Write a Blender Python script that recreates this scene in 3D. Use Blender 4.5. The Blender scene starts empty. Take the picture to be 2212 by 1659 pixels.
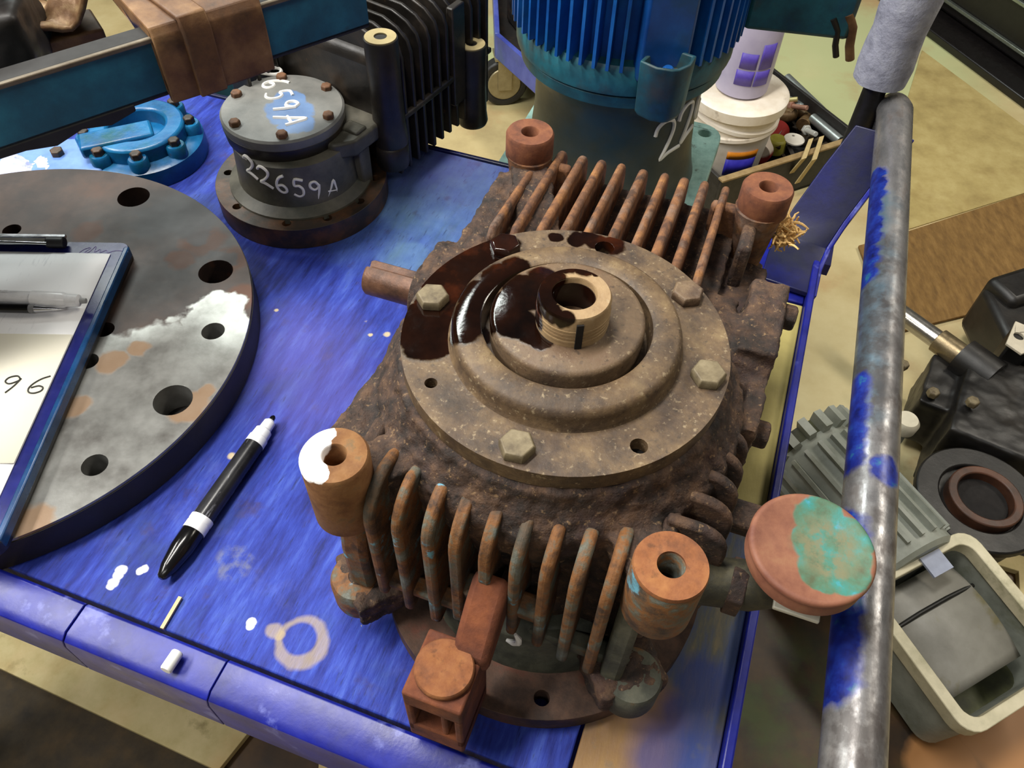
import bpy, bmesh, math, random
from mathutils import Vector, Matrix, Euler
random.seed(7)
S = bpy.context.scene
COL = S.collection
PI = math.pi

# ------------------------------------------------------------------ camera
F_PX, PITCH, ROLL, CAM_H = 1737.0, math.radians(51.0), math.radians(2.2), 0.55
_F = Vector((0, math.cos(PITCH), -math.sin(PITCH)))
_U = Vector((0, math.sin(PITCH), math.cos(PITCH)))
_R = Vector((1, 0, 0))
_X = math.cos(ROLL) * _R + math.sin(ROLL) * _U
_Y = -math.sin(ROLL) * _R + math.cos(ROLL) * _U
cam_d = bpy.data.cameras.new('camera')
cam = bpy.data.objects.new('camera', cam_d)
COL.objects.link(cam)
cam_d.sensor_fit = 'HORIZONTAL'
cam_d.sensor_width = 36.0
cam_d.lens = F_PX / 2212 * 36.0
cam_d.clip_start = 0.01
m4 = Matrix((_X, _Y, -_F)).transposed().to_4x4()
m4.translation = (0, 0, CAM_H)
cam.matrix_world = m4
S.camera = cam

# ------------------------------------------------------------------ world, lamps, exposure
w = bpy.data.worlds.new('world'); S.world = w; w.use_nodes = True
w.node_tree.nodes['Background'].inputs[0].default_value = (0.95, 0.97, 1.0, 1)
w.node_tree.nodes['Background'].inputs[1].default_value = 0.045

def area(name, loc, aim, sx, sy, power, col):
    l = bpy.data.lights.new(name, 'AREA'); l.shape = 'RECTANGLE'; l.size = sx; l.size_y = sy
    l.energy = power; l.color = col
    o = bpy.data.objects.new(name, l); COL.objects.link(o)
    o.location = loc
    o.rotation_euler = (Vector(aim) - Vector(loc)).to_track_quat('-Z', 'Y').to_euler()
    return o
# ceiling tubes of the workshop, then an added fill lamp
area('tube_lamp_far', (-1.29, 2.39, 2.10), (-0.1, 0.4, 0), 1.3, 0.22, 30, (0.93, 1.0, 0.95))
area('tube_lamp_over', (-0.50, 0.62, 2.05), (-0.35, 0.5, 0), 1.3, 0.22, 40, (1.0, 0.965, 0.90))
area('tube_lamp_left', (-1.30, 0.35, 1.30), (-0.4, 0.4, 0), 1.3, 0.22, 26, (1.0, 0.975, 0.93))
area('tube_lamp_side', (1.9, 1.3, 1.9), (0.5, 0.7, -0.4), 1.3, 0.25, 24, (1.0, 0.93, 0.8))
area('fill_lamp_near', (-0.3, -1.5, 2.2), (0.0, 0.4, 0), 1.3, 0.25, 9, (1.0, 0.97, 0.93))  # no real tube: unseen fill lamp added to lift the front faces
S.view_settings.view_transform = 'Standard'
S.view_settings.look = 'None'
S.view_settings.exposure = 0.45
S.view_settings.gamma = 1.0
S.view_settings.use_curve_mapping = False

# ------------------------------------------------------------------ helpers: placing
def ray(px, py):
    return _F + ((px - 1106) / F_PX) * _X + (-(py - 829.5) / F_PX) * _Y
def at(px, py, z=0.0):
    v = ray(px, py)
    return Vector((0, 0, CAM_H)) + v * ((z - CAM_H) / v.z)
GC = Vector((0.0439, 0.3620, 0)); GA = math.radians(-18.2)
GU = Vector((math.cos(GA), math.sin(GA), 0)); GV = Vector((-math.sin(GA), math.cos(GA), 0))
def loc(px, py, z):
    q = at(px, py, z) - GC
    return Vector((q.dot(GU), q.dot(GV), z))

# ------------------------------------------------------------------ helpers: materials
def lin(c):
    o = []
    for x in c[:3]:
        x = x / 255.0
        o.append(x / 12.92 if x <= 0.04045 else ((x + 0.055) / 1.055) ** 2.4)
    return (*o, 1.0)

class NT:
    def __init__(s, name):
        s.m = bpy.data.materials.new(name); s.m.use_nodes = True
        s.t = s.m.node_tree; s.bsdf = s.t.nodes['Principled BSDF']
        tc = s.t.nodes.new('ShaderNodeTexCoord'); s.co = tc.outputs['Object']
        oi = s.t.nodes.new('ShaderNodeObjectInfo')
        mm = s.t.nodes.new('ShaderNodeMath'); mm.operation = 'MULTIPLY'; mm.inputs[1].default_value = 13.0
        s.t.links.new(oi.outputs['Random'], mm.inputs[0]); s.rnd = mm.outputs[0]
    def link(s, a, b): s.t.links.new(a, b)
    def noise(s, scale, detail=5.0, rough=0.6, co=None, seed=0.0, stretch=None):
        n = s.t.nodes.new('ShaderNodeTexNoise'); n.noise_dimensions = '4D'
        c = co or s.co
        if stretch:
            mp = s.t.nodes.new('ShaderNodeMapping'); mp.inputs['Scale'].default_value = stretch
            s.link(c, mp.inputs['Vector']); c = mp.outputs[0]
        s.link(c, n.inputs['Vector'])
        n.inputs['Scale'].default_value = scale; n.inputs['Detail'].default_value = detail; n.inputs['Roughness'].default_value = rough
        a = s.t.nodes.new('ShaderNodeMath'); a.operation = 'ADD'; a.inputs[1].default_value = seed
        s.link(s.rnd, a.inputs[0]); s.link(a.outputs[0], n.inputs['W'])
        return n.outputs['Fac']
    def maprange(s, v, lo, hi):
        r = s.t.nodes.new('ShaderNodeMapRange'); r.inputs[1].default_value = lo; r.inputs[2].default_value = hi
        s.link(v, r.inputs[0]); return r.outputs[0]
    def ramp(s, v, stops):
        r = s.t.nodes.new('ShaderNodeValToRGB'); e = r.color_ramp.elements
        while len(e) < len(stops): e.new(0.5)
        for el, (p, c) in zip(e, stops): el.position = p; el.color = lin(c)
        s.link(v, r.inputs[0]); return r.outputs[0]
    def math(s, op, a, b=None):
        n = s.t.nodes.new('ShaderNodeMath'); n.operation = op
        for i, x in enumerate((a, b)):
            if x is None: continue
            if isinstance(x, (int, float)): n.inputs[i].default_value = x
            else: s.link(x, n.inputs[i])
        return n.outputs[0]
    def mask(s, m):
        k = m[0]
        if k == 'n':      # ('n', scale, lo, hi, seed, stretch)
            return s.maprange(s.noise(m[1], 6, 0.62, seed=m[4] if len(m) > 4 else 3.1, stretch=m[5] if len(m) > 5 else None), m[2], m[3])
        if k == 'b':      # ('b', [(x,y,z,r)..], wobble, wobble_scale, soft)
            wob, ws, soft = m[2], m[3], m[4]
            nt = s.t.nodes.new('ShaderNodeTexNoise'); nt.inputs['Scale'].default_value = ws; nt.inputs['Detail'].default_value = 4
            s.link(s.co, nt.inputs['Vector'])
            v1 = s.t.nodes.new('ShaderNodeVectorMath'); v1.operation = 'SUBTRACT'; s.link(nt.outputs['Color'], v1.inputs[0]); v1.inputs[1].default_value = (.5, .5, .5)
            v2 = s.t.nodes.new('ShaderNodeVectorMath'); v2.operation = 'SCALE'; s.link(v1.outputs[0], v2.inputs[0]); v2.inputs['Scale'].default_value = wob * 2
            v3 = s.t.nodes.new('ShaderNodeVectorMath'); v3.operation = 'ADD'; s.link(s.co, v3.inputs[0]); s.link(v2.outputs[0], v3.inputs[1])
            cur = None
            for (x, y, z, r) in m[1]:
                dn = s.t.nodes.new('ShaderNodeVectorMath'); dn.operation = 'DISTANCE'; s.link(v3.outputs[0], dn.inputs[0]); dn.inputs[1].default_value = (x, y, z)
                q = s.math('DIVIDE', dn.outputs['Value'], r)
                cur = q if cur is None else s.math('MINIMUM', cur, q)
            return s.maprange(cur, 1.0 + soft, 1.0 - soft)
        if k == 'and': return s.math('MULTIPLY', s.mask(m[1]), s.mask(m[2]))
        if k == 'not': return s.math('SUBTRACT', 1.0, s.mask(m[1]))
        if k == 'or': return s.math('MAXIMUM', s.mask(m[1]), s.mask(m[2]))
    def mixc(s, f, a, b):
        n = s.t.nodes.new('ShaderNodeMix'); n.data_type = 'RGBA'
        s.link(f, n.inputs[0]); s.link(a, n.inputs[6]); s.link(b, n.inputs[7]); return n.outputs[2]
    def mixf(s, f, a, b):
        n = s.t.nodes.new('ShaderNodeMix'); n.data_type = 'FLOAT'
        s.link(f, n.inputs[0])
        for i, x in ((2, a), (3, b)):
            if isinstance(x, (int, float)): n.inputs[i].default_value = x
            else: s.link(x, n.inputs[i])
        return n.outputs[0]

def mat(name, stops, scale=40, rough=0.6, metal=0.0, bump=0.3, bscale=None, bdist=0.001, layers=(), stretch=None, detail=7, spec=0.5, rvar=0.15, trans=0.0):
    t = NT(name)
    fac = t.maprange(t.noise(scale, detail, 0.65, stretch=stretch), 0.28, 0.72)
    col = t.ramp(fac, stops)
    ro = rough; me = metal; wet = None
    for L in layers:
        k = t.mask(L['m'])
        if 'op' in L: k = t.math('MULTIPLY', k, L['op'])
        c = L['c']
        if isinstance(c[0], (int, float)): c = [(0, c), (1, c)]
        lc = t.ramp(t.maprange(t.noise(L.get('s', scale), 5, 0.6, seed=7.7), 0.3, 0.7), c)
        col = t.mixc(k, col, lc)
        ro = t.mixf(k, ro, L.get('rough', rough)); me = t.mixf(k, me, L.get('metal', metal))
        if L.get('wet'): wet = k
    b = t.bsdf
    t.link(col, b.inputs['Base Color'])
    if rvar and not isinstance(ro, (int, float)) or rvar:
        rn = t.maprange(t.noise(scale * 1.7, 5, 0.6, seed=2.3), 0.3, 0.7)
        rv = t.math('MULTIPLY', t.math('SUBTRACT', rn, 0.5), rvar)
        ro = t.math('ADD', ro, rv)
    if isinstance(ro, (int, float)): b.inputs['Roughness'].default_value = ro
    else: t.link(ro, b.inputs['Roughness'])
    if isinstance(me, (int, float)): b.inputs['Metallic'].default_value = me
    else: t.link(me, b.inputs['Metallic'])
    b.inputs['Specular IOR Level'].default_value = spec
    if trans: b.inputs['Transmission Weight'].default_value = trans
    if bump:
        bn = t.noise(bscale or scale * 4, 6, 0.65, seed=5.5, stretch=stretch)
        bp = t.t.nodes.new('ShaderNodeBump'); bp.inputs['Distance'].default_value = bdist
        st = bump
        if wet is not None: st = t.mixf(wet, bump, bump * 0.25)
        if isinstance(st, (int, float)): bp.inputs['Strength'].default_value = st
        else: t.link(st, bp.inputs['Strength'])
        t.link(bn, bp.inputs['Height']); t.link(bp.outputs[0], b.inputs['Normal'])
    return t.m

def flat(name, c, rough=0.5, metal=0.0, bump=0.05, var=12, scale=60, spec=0.5, **k):
    lo = tuple(max(0, x - var) for x in c); hi = tuple(min(255, x + var) for x in c)
    return mat(name, [(0, lo), (1, hi)], scale=scale, rough=rough, metal=metal, bump=bump, rvar=0.08, spec=spec, **k)

# ------------------------------------------------------------------ helpers: meshes
class MB:
    def __init__(s): s.v = []; s.f = []
    def add(s, vs, fs):
        n = len(s.v); s.v += [Vector(x) for x in vs]; s.f += [tuple(i + n for i in f) for f in fs]; return s
    def box(s, c, size, rot=None):
        hx, hy, hz = (x / 2 for x in size); R = Euler(rot).to_matrix() if rot is not None and not isinstance(rot, Matrix) else (rot or Matrix.Identity(3))
        vs = [Vector(c) + R @ Vector((x * hx, y * hy, z * hz)) for z in (-1, 1) for y in (-1, 1) for x in (-1, 1)]
        return s.add(vs, [(0, 2, 3, 1), (4, 5, 7, 6), (0, 1, 5, 4), (2, 6, 7, 3), (0, 4, 6, 2), (1, 3, 7, 5)])
    def lathe(s, prof, n=48, o=(0, 0, 0), R=None, close=False):
        # prof: (r, z) from bottom outside up; radius 0 ends are capped by n-gons
        R = R or Matrix.Identity(3); vs = []; fs = []
        for r, z in prof:
            for i in range(n):
                a = 2 * PI * i / n; vs.append(Vector(o) + R @ Vector((r * math.cos(a), r * math.sin(a), z)))
        k = len(prof)
        rng = range(k) if close else range(k - 1)
        for j in rng:
            j2 = (j + 1) % k
            for i in range(n):
                i2 = (i + 1) % n
                fs.append((j * n + i, j * n + i2, j2 * n + i2, j2 * n + i))
        if not close:
            fs.append(tuple(reversed(range(n)))); fs.append(tuple(range((k - 1) * n, k * n)))
        return s.add(vs, fs)
    def cyl(s, p0, p1, r0, r1=None, n=32):
        p0 = Vector(p0); p1 = Vector(p1); d = p1 - p0; R = d.to_track_quat('Z', 'Y').to_matrix()
        return s.lathe([(r0, 0), (r1 if r1 is not None else r0, d.length)], n, p0, R)
    def ring(s, p0, p1, ro, ri, n=40):
        p0 = Vector(p0); p1 = Vector(p1); d = p1 - p0; R = d.to_track_quat('Z', 'Y').to_matrix(); h = d.length
        return s.lathe([(ri, 0), (ro, 0), (ro, h), (ri, h)], n, p0, R, close=True)
    def prism(s, poly, z0, z1, fn=None):
        fn = fn or (lambda x, y, z: (x, y, z)); n = len(poly)
        vs = [fn(x, y, z0) for x, y in poly] + [fn(x, y, z1) for x, y in poly]
        fs = [tuple(reversed(range(n))), tuple(range(n, 2 * n))] + [(i, (i + 1) % n, n + (i + 1) % n, n + i) for i in range(n)]
        return s.add(vs, fs)
    def tube(s, pts, r, n=10, flat_=None):
        pts = [Vector(p) for p in pts]; k = len(pts); rr = r if isinstance(r, (list, tuple)) else [r] * k
        vs = []; up = None
        for i, p in enumerate(pts):
            t = (pts[min(i + 1, k - 1)] - pts[max(i - 1, 0)]).normalized()
            if up is None:
                up = Vector((0, 0, 1)) if abs(t.z) < 0.9 else Vector((1, 0, 0))
            x = t.cross(up)
            if x.length < 1e-6: x = t.orthogonal()
            x.normalize(); y = x.cross(t).normalized(); up = y
            for j in range(n):
                a = 2 * PI * j / n; vs.append(p + rr[i] * (math.cos(a) * x + math.sin(a) * y))
        fs = [(i * n + j, i * n + (j + 1) % n, (i + 1) * n + (j + 1) % n, (i + 1) * n + j) for i in range(k - 1) for j in range(n)]
        fs += [tuple(reversed(range(n))), tuple(range((k - 1) * n, k * n))]
        return s.add(vs, fs)
    def mesh(s, name, smooth=40):
        me = bpy.data.meshes.new(name); me.from_pydata([tuple(v) for v in s.v], [], s.f)
        bm = bmesh.new(); bm.from_mesh(me); bmesh.ops.recalc_face_normals(bm, faces=bm.faces); bm.to_mesh(me); bm.free()
        if smooth:
            me.polygons.foreach_set('use_smooth', [True] * len(me.polygons)); me.set_sharp_from_angle(angle=math.radians(smooth))
        me.update(); return me
    def build(s, name, m, parent=None, bevel=0.0, seg=2, smooth=40, remesh=0.0, disp=0.0, dscale=0.02, sub=0, bang=35):
        me = s.mesh(name, smooth if not remesh else 0)
        o = bpy.data.objects.new(name, me); COL.objects.link(o); me.materials.append(m)
        if parent: o.parent = parent
        if bevel:
            b = o.modifiers.new('bevel', 'BEVEL'); b.width = bevel; b.segments = seg; b.limit_method = 'ANGLE'; b.angle_limit = math.radians(bang); b.harden_normals = False
        if sub:
            b = o.modifiers.new('sub', 'SUBSURF'); b.subdivision_type = 'SIMPLE'; b.levels = sub; b.render_levels = sub
        if remesh:
            r = o.modifiers.new('remesh', 'REMESH'); r.mode = 'VOXEL'; r.voxel_size = remesh; r.use_smooth_shade = True
            sm = o.modifiers.new('smooth', 'SMOOTH'); sm.factor = 0.5; sm.iterations = 5
        if disp:
            tx = bpy.data.textures.new(name + '_lumps', 'CLOUDS'); tx.noise_scale = dscale; tx.noise_depth = 3
            d = o.modifiers.new('lumps', 'DISPLACE'); d.texture = tx; d.strength = disp; d.mid_level = 0.5; d.texture_coords = 'LOCAL'
        return o

def plate(poly, holes, z0, z1, name):
    """flat plate with through holes; holes: list of closed 2d loops"""
    from mathutils.geometry import tessellate_polygon
    loops = [[Vector((x, y, 0)) for x, y in poly]] + [[Vector((x, y, 0)) for x, y in h] for h in holes]
    tri = tessellate_polygon(loops)
    flatv = [v for l in loops for v in l]; n = len(flatv); mb = MB()
    vs = [(v.x, v.y, z0) for v in flatv] + [(v.x, v.y, z1) for v in flatv]
    fs = [tuple(t) for t in tri] + [tuple(i + n for i in t) for t in tri]
    k = 0
    for l in loops:
        m = len(l)
        for i in range(m):
            a, b = k + i, k + (i + 1) % m; fs.append((a, b, b + n, a + n))
        k += m
    return mb.add(vs, fs)
def circle(cx, cy, r, n=40, a0=0.0): return [(cx + r * math.cos(a0 + 2 * PI * i / n), cy + r * math.sin(a0 + 2 * PI * i / n)) for i in range(n)]
def rrect(cx, cy, wx, wy, r, n=5):
    o = []
    for (sx, sy, a0) in ((1, 1, 0), (-1, 1, PI / 2), (-1, -1, PI), (1, -1, 3 * PI / 2)):
        for i in range(n + 1):
            a = a0 + PI / 2 * i / n; o.append((cx + sx * (wx / 2 - r) + r * math.cos(a), cy + sy * (wy / 2 - r) + r * math.sin(a)))
    return o

def tag(o, label, cat, group=None, kind=None):
    o['label'] = label; o['category'] = cat
    if group: o['group'] = group
    if kind: o['kind'] = kind
    return o
def thing(name, label, cat, l=(0, 0, 0), rz=0.0, group=None):
    o = bpy.data.objects.new(name, None); COL.objects.link(o); o.empty_display_size = 0.02
    o.location = l; o.rotation_euler = (0, 0, rz)
    return tag(o, label, cat, group)
def dup(o, parent, loc_=None, rot=None):
    c = o.copy(); COL.objects.link(c); c.parent = parent
    if loc_ is not None: c.location = loc_
    if rot is not None: c.rotation_euler = rot
    return c

GLYPH = {
 '2': [[(0.02, 1.05), (.15, 1.3), (.42, 1.4), (.7, 1.25), (.7, .95), (.5, .6), (.25, .28), (.05, .06), (.35, .12), (.65, .08), (.9, 0)]],
 '6': [[(.68, 1.38), (.4, 1.15), (.18, .75), (.12, .35), (.25, .06), (.5, 0), (.72, .18), (.7, .45), (.48, .58), (.2, .42)]],
 '5': [[(.8, 1.35), (.3, 1.32), (.22, .82), (.5, .85), (.72, .62), (.68, .22), (.4, 0), (.08, .1)]],
 '9': [[(.72, 1.1), (.5, 1.36), (.2, 1.22), (.15, .9), (.4, .72), (.68, .95), (.74, 1.15), (.66, .55), (.5, 0)]],
 'A': [[(0, -.2), (.45, .7), (.75, 1.35), (.85, .8), (.9, .2)], [(.2, .5), (.9, .55)]],
}
def smooth_poly(p, n=4):
    p = [Vector((*q, 0)) for q in p]; o = []
    for i in range(len(p) - 1):
        p0, p1, p2, p3 = p[max(i - 1, 0)], p[i], p[i + 1], p[min(i + 2, len(p) - 1)]
        for k in range(n):
            t = k / n
            o.append(0.5 * ((2 * p1) + (p2 - p0) * t + (2 * p0 - 5 * p1 + 4 * p2 - p3) * t * t + (3 * p1 - p0 - 3 * p2 + p3) * t ** 3))
    o.append(p[-1]); return o
def writing(text, fn, h, adv, r, name, m, parent, jitter=0.0):
    """hand lettering: strokes laid on a surface; fn(x, y) -> point on the surface"""
    rng = random.Random(sum(map(ord, text))); mb = MB(); x0 = 0.0
    for k, ch in enumerate(text):
        if ch != ' ':
            dy = rng.uniform(-1, 1) * jitter
            for st in GLYPH[ch]:
                pts = [fn(x0 + q.x * h / 1.4, q.y * h / 1.4 + dy) for q in smooth_poly(st)]
                mb.tube(pts, r, 6)
        x0 += adv
    return mb.build(name, m, parent)

# ------------------------------------------------------------------ materials
RUST_DK = mat('rust_brown_cast_iron', [(0, (15, 11, 9)), (.3, (38, 27, 21)), (.55, (62, 44, 33)), (.8, (88, 64, 45)), (1, (60, 36, 25))], scale=70, rough=.78, bump=1.0, bscale=200, bdist=.002, detail=9,
  layers=[dict(c=(52, 32, 36), m=('n', 28, .55, .7, 1.3), op=.6), dict(c=(136, 108, 76), m=('n', 330, .58, .68, 4.0), op=.75), dict(c=(16, 11, 9), m=('n', 210, .58, .68, 6.0), op=.7)])
RUST_COVER = mat('dusty_rusted_cover_steel', [(0, (46, 34, 26)), (.4, (86, 66, 48)), (.7, (112, 92, 68)), (1, (84, 58, 44))], scale=45, rough=.6, bump=.7, bscale=260, bdist=.0011,
  layers=[dict(c=(40, 27, 22), m=('n', 22, .56, .7, 2.0), op=.55), dict(c=(146, 130, 102), m=('n', 340, .6, .7, 6.0), op=.6)])
def oily(name, blobs, base):
    pal = {'cover': [(0, (34, 25, 18)), (.35, (66, 50, 34)), (.65, (94, 74, 50)), (.9, (116, 96, 66)), (1, (74, 46, 34))], 'hub': [(0, (60, 46, 34)), (.5, (100, 80, 58)), (1, (90, 64, 44))], 'nozzle': [(0, (128, 102, 70)), (1, (168, 142, 104))]}[base]
    return mat(name, pal, scale=45, rough=.6, bump=.5, bscale=260, bdist=.0009,
      layers=[dict(c=(44, 28, 25), m=('n', 24, .54, .7, 2.0), op=.6 if base != 'nozzle' else .2), dict(c=(156, 138, 108), m=('n', 340, .58, .68, 6.0), op=.55), dict(c=(28, 20, 16), m=('n', 250, .58, .68, 9.0), op=.6 if base != 'nozzle' else .2),
              dict(c=[(0, (7, 3, 2)), (.6, (24, 9, 4)), (1, (58, 24, 8))], m=('b', blobs, .004, 80, .10), rough=.07, s=30, wet=1)])
RUST_OR = mat('orange_rust', [(0, (84, 42, 22)), (.4, (138, 72, 36)), (.75, (172, 98, 50)), (1, (190, 120, 62))], scale=60, rough=.85, bump=.5, bscale=220, bdist=.001)
RUST_TOP = mat('tan_rust_machined_face', [(0, (88, 50, 28)), (.5, (126, 76, 42)), (1, (146, 96, 54))], scale=90, rough=.85, bump=.5, bscale=260, bdist=.0008,
  layers=[dict(c=(78, 48, 28), m=('n', 160, .56, .66, 3.0), op=.6)])
FIN_UP = mat('fin_rust_orange_brown', [(0, (34, 22, 16)), (.3, (78, 50, 33)), (.65, (118, 78, 46)), (.9, (142, 98, 54)), (1, (168, 106, 26))], scale=85, rough=.8, bump=.7, bscale=200, bdist=.0014,
  layers=[dict(c=(120, 104, 92), m=('n', 38, .54, .66, 9.0), op=.6), dict(c=(34, 24, 18), m=('n', 60, .58, .66, 1.0), op=.7)])
FIN_LO = mat('fin_rust_with_blue_grey_paint', [(0, (30, 22, 17)), (.25, (68, 46, 29)), (.5, (116, 74, 34)), (.65, (88, 84, 70)), (.85, (106, 114, 110)), (1, (76, 66, 54))], scale=55, rough=.75, bump=.7, bscale=180, bdist=.0014,
  layers=[dict(c=(92, 162, 186), m=('n', 50, .60, .65, 9.0), op=.85), dict(c=(58, 62, 54), m=('n', 26, .48, .6, 4.4), op=.65)])
GREYGREEN = mat('grimy_grey_green_paint', [(0, (22, 20, 16)), (.4, (56, 58, 48)), (.8, (84, 84, 70)), (1, (110, 76, 40))], scale=38, rough=.7, bump=.6, bscale=150, bdist=.0012)
BASE_RUST = mat('dark_red_brown_rust', [(0, (26, 19, 15)), (.35, (62, 44, 34)), (.6, (86, 62, 48)), (.85, (104, 60, 44)), (1, (116, 98, 82))], scale=40, rough=.75, bump=.6, bscale=150, bdist=.0012)
BOLT = mat('weathered_bolt_head', [(0, (70, 58, 42)), (.5, (110, 98, 74)), (1, (132, 120, 94))], scale=120, rough=.6, bump=.3, bscale=300, bdist=.0005, metal=.2)
BOLT_OIL = mat('oil_coated_bolt', [(0, (16, 8, 6)), (1, (40, 18, 10))], scale=60, rough=.12, bump=.1)
DARKHOLE = flat('dark_recess', (16, 12, 10), rough=.9, bump=0)  # near-black: puts the shade of holes and slots into the colour
WHITE_MARK = flat('white_paint_marker', (232, 230, 224), rough=.6, bump=.1, var=6)

# ------------------------------------------------------------------ floor and sheets on it
FZ = -0.60
def fb(px, py, r): p = at(px, py, FZ); return (p.x, p.y, FZ, r)
M_FLOOR = mat('workshop_floor_concrete', [(0, (150, 132, 92)), (.4, (182, 164, 118)), (.8, (200, 186, 142)), (1, (172, 140, 96))], scale=3.2, rough=.55, bump=.15, bscale=60, bdist=.001,
  layers=[dict(c=(178, 186, 138), m=('b', [fb(1800, 250, .28), fb(1000, 120, .22), fb(1560, 100, .3), fb(1900, 120, .3)], .12, 5, .35), op=.85),
          dict(c=(168, 104, 62), m=('n', 5, .56, .74, 2.2), op=.45),
          dict(c=[(0, (34, 27, 18)), (.5, (66, 46, 24)), (1, (92, 66, 30))], m=('b', [fb(1760, 1560, .26), fb(1900, 1700, .3), fb(2130, 1250, .16), fb(620, 1720, .16), fb(900, 1900, .4), fb(1300, 1800, .4), fb(2000, 1420, .2)], .08, 7, .16), s=14, rough=.5),
          dict(c=(70, 92, 34), m=('and', ('b', [fb(1660, 1450, .1), fb(1700, 1580, .14)], .06, 9, .4), ('n', 9, .45, .6, 8.0)), op=.6),
          dict(c=(176, 124, 72), m=('b', [fb(2170, 1560, .085), fb(2040, 1650, .05)], .02, 14, .15), op=.9)])
fl = MB().box((0, 1.0, FZ - .025), (7, 7, .05)).build('floor', M_FLOOR); fl['kind'] = 'structure'

def sheet(name, px, m, label, cat, th=.004, z=FZ, group=None):
    o = MB().prism([(at(x, y, z + th).x, at(x, y, z + th).y) for x, y in px], z, z + th).build(name, m, bevel=.0008)
    return tag(o, label, cat, group)
CARD_B = mat('corrugated_brown_cardboard', [(0, (92, 66, 30)), (.5, (116, 86, 42)), (1, (136, 104, 56))], scale=90, rough=.9, bump=.4, bscale=160, bdist=.002, stretch=(1, .3, 1))
CARD_O = mat('olive_beige_cardboard', [(0, (138, 120, 72)), (.5, (164, 146, 92)), (1, (182, 166, 112))], scale=14, rough=.9, bump=.25, bscale=90,
  layers=[dict(c=(120, 92, 48), m=('n', 5, .55, .72, 3.0), op=.5)])
BOARD_C = mat('cream_offcut_board', [(0, (178, 160, 106)), (.5, (204, 188, 136)), (1, (222, 204, 156))], scale=18, rough=.8, bump=.2,
  layers=[dict(c=(120, 104, 60), m=('n', 26, .6, .72, 3.0), op=.6), dict(c=(206, 166, 112), m=('n', 7, .5, .7, 5.0), op=.5)])
MAT_DK = mat('dark_rubber_floor_mat', [(0, (40, 34, 26)), (.5, (62, 52, 36)), (1, (82, 64, 38))], scale=24, rough=.85, bump=.5, bscale=120)
sheet('floor_mat', [(-320, 1380), (0, 1440), (560, 1690), (520, 1900), (-420, 1900)], MAT_DK, 'dark grimy floor mat at the bottom left corner beyond the cart', 'mat', .003)
sheet('offcut_board', [(-120, 1225), (-120, 1390), (0, 1444), (470, 1665), (545, 1572), (330, 1380)], BOARD_C, 'long cream offcut board on the floor below the cart front rail', 'board', .012, FZ + .003)
sheet('offcut_board', [(692, 1590), (684, 1720), (1140, 1900), (1200, 1700)], BOARD_C, 'short pale board edge on the floor at the bottom centre', 'board', .012)
sheet('cardboard_sheet', [(1992, 108), (2240, 292), (2240, 408), (1955, 497), (1925, 330)], CARD_O, 'olive beige cardboard sheet on the floor right of the foam-wrapped post', 'cardboard', .003)
sheet('cardboard_sheet', [(1855, 530), (1950, 503), (2225, 414), (2330, 620), (1925, 720)], CARD_B, 'brown corrugated cardboard sheet on the floor above the black gearbox', 'cardboard', .006, FZ + .003)

# ------------------------------------------------------------------ blue cart
cart = thing('platform_cart', 'blue painted platform cart with worn plywood deck carrying the rusty gearboxes', 'cart', (GC.x, GC.y, 0), GA)
def lb(px, py, r, z=0.0): q = loc(px, py, z); return (q.x, q.y, z, r)
M_DECK = mat('worn_blue_painted_plywood', [(0, (18, 26, 84)), (.3, (30, 42, 124)), (.6, (42, 60, 154)), (.85, (62, 84, 172)), (1, (50, 64, 112))], scale=22, rough=.62, spec=.25, bump=.6, bscale=70, bdist=.0014, stretch=(5, .8, 1),
  layers=[dict(c=(50, 70, 112), m=('n', 14, .52, .7, 2.0), op=.6),
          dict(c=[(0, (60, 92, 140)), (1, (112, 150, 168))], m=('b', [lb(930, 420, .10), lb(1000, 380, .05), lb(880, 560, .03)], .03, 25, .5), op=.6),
          dict(c=(60, 46, 60), m=('n', 44, .58, .70, 4.0), op=.5), dict(c=(100, 108, 172), m=('n', 16, .58, .74, 12.0), op=.3), dict(c=(24, 28, 62), m=('n', 130, .58, .68, 14.0, (3, .5, 1)), op=.6), dict(c=(40, 58, 84), m=('n', 9, .56, .7, 17.0), op=.5),
          dict(c=(108, 98, 168), m=('b', [lb(970, 350, .07), lb(640, 760, .05), lb(700, 840, .05)], .02, 30, .6), op=.35),
          dict(c=(176, 160, 116), m=('n', 120, .71, .74, 8.0), op=.8),
          dict(c=(172, 154, 112), m=('and', ('b', [lb(652, 1388, .019)], .003, 60, .08), ('not', ('b', [lb(648, 1380, .012)], .002, 60, .1))), op=.55),
          dict(c=(172, 154, 112), m=('b', [lb(592, 1362, .006), lb(603, 1372, .004)], .002, 80, .2), op=.55),
          dict(c=(120, 122, 120), m=('and', ('b', [lb(503, 1215, .014)], .003, 60, .15), ('n', 90, .45, .6, 1.0)), op=.5),
          dict(c=(232, 232, 236), m=('b', [lb(543, 1345, .0034), lb(541, 1352, .003), lb(262, 1232, .004), lb(255, 1243, .0035), lb(246, 1258, .004), lb(240, 1266, .003), lb(303, 1234, .003), lb(312, 1229, .003)], .0015, 160, .2)),
          dict(c=(186, 170, 140), m=('b', [lb(836, 722, .003), lb(800, 724, .002), lb(597, 670, .002), lb(500, 985, .003)], .0015, 160, .3))])
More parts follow.
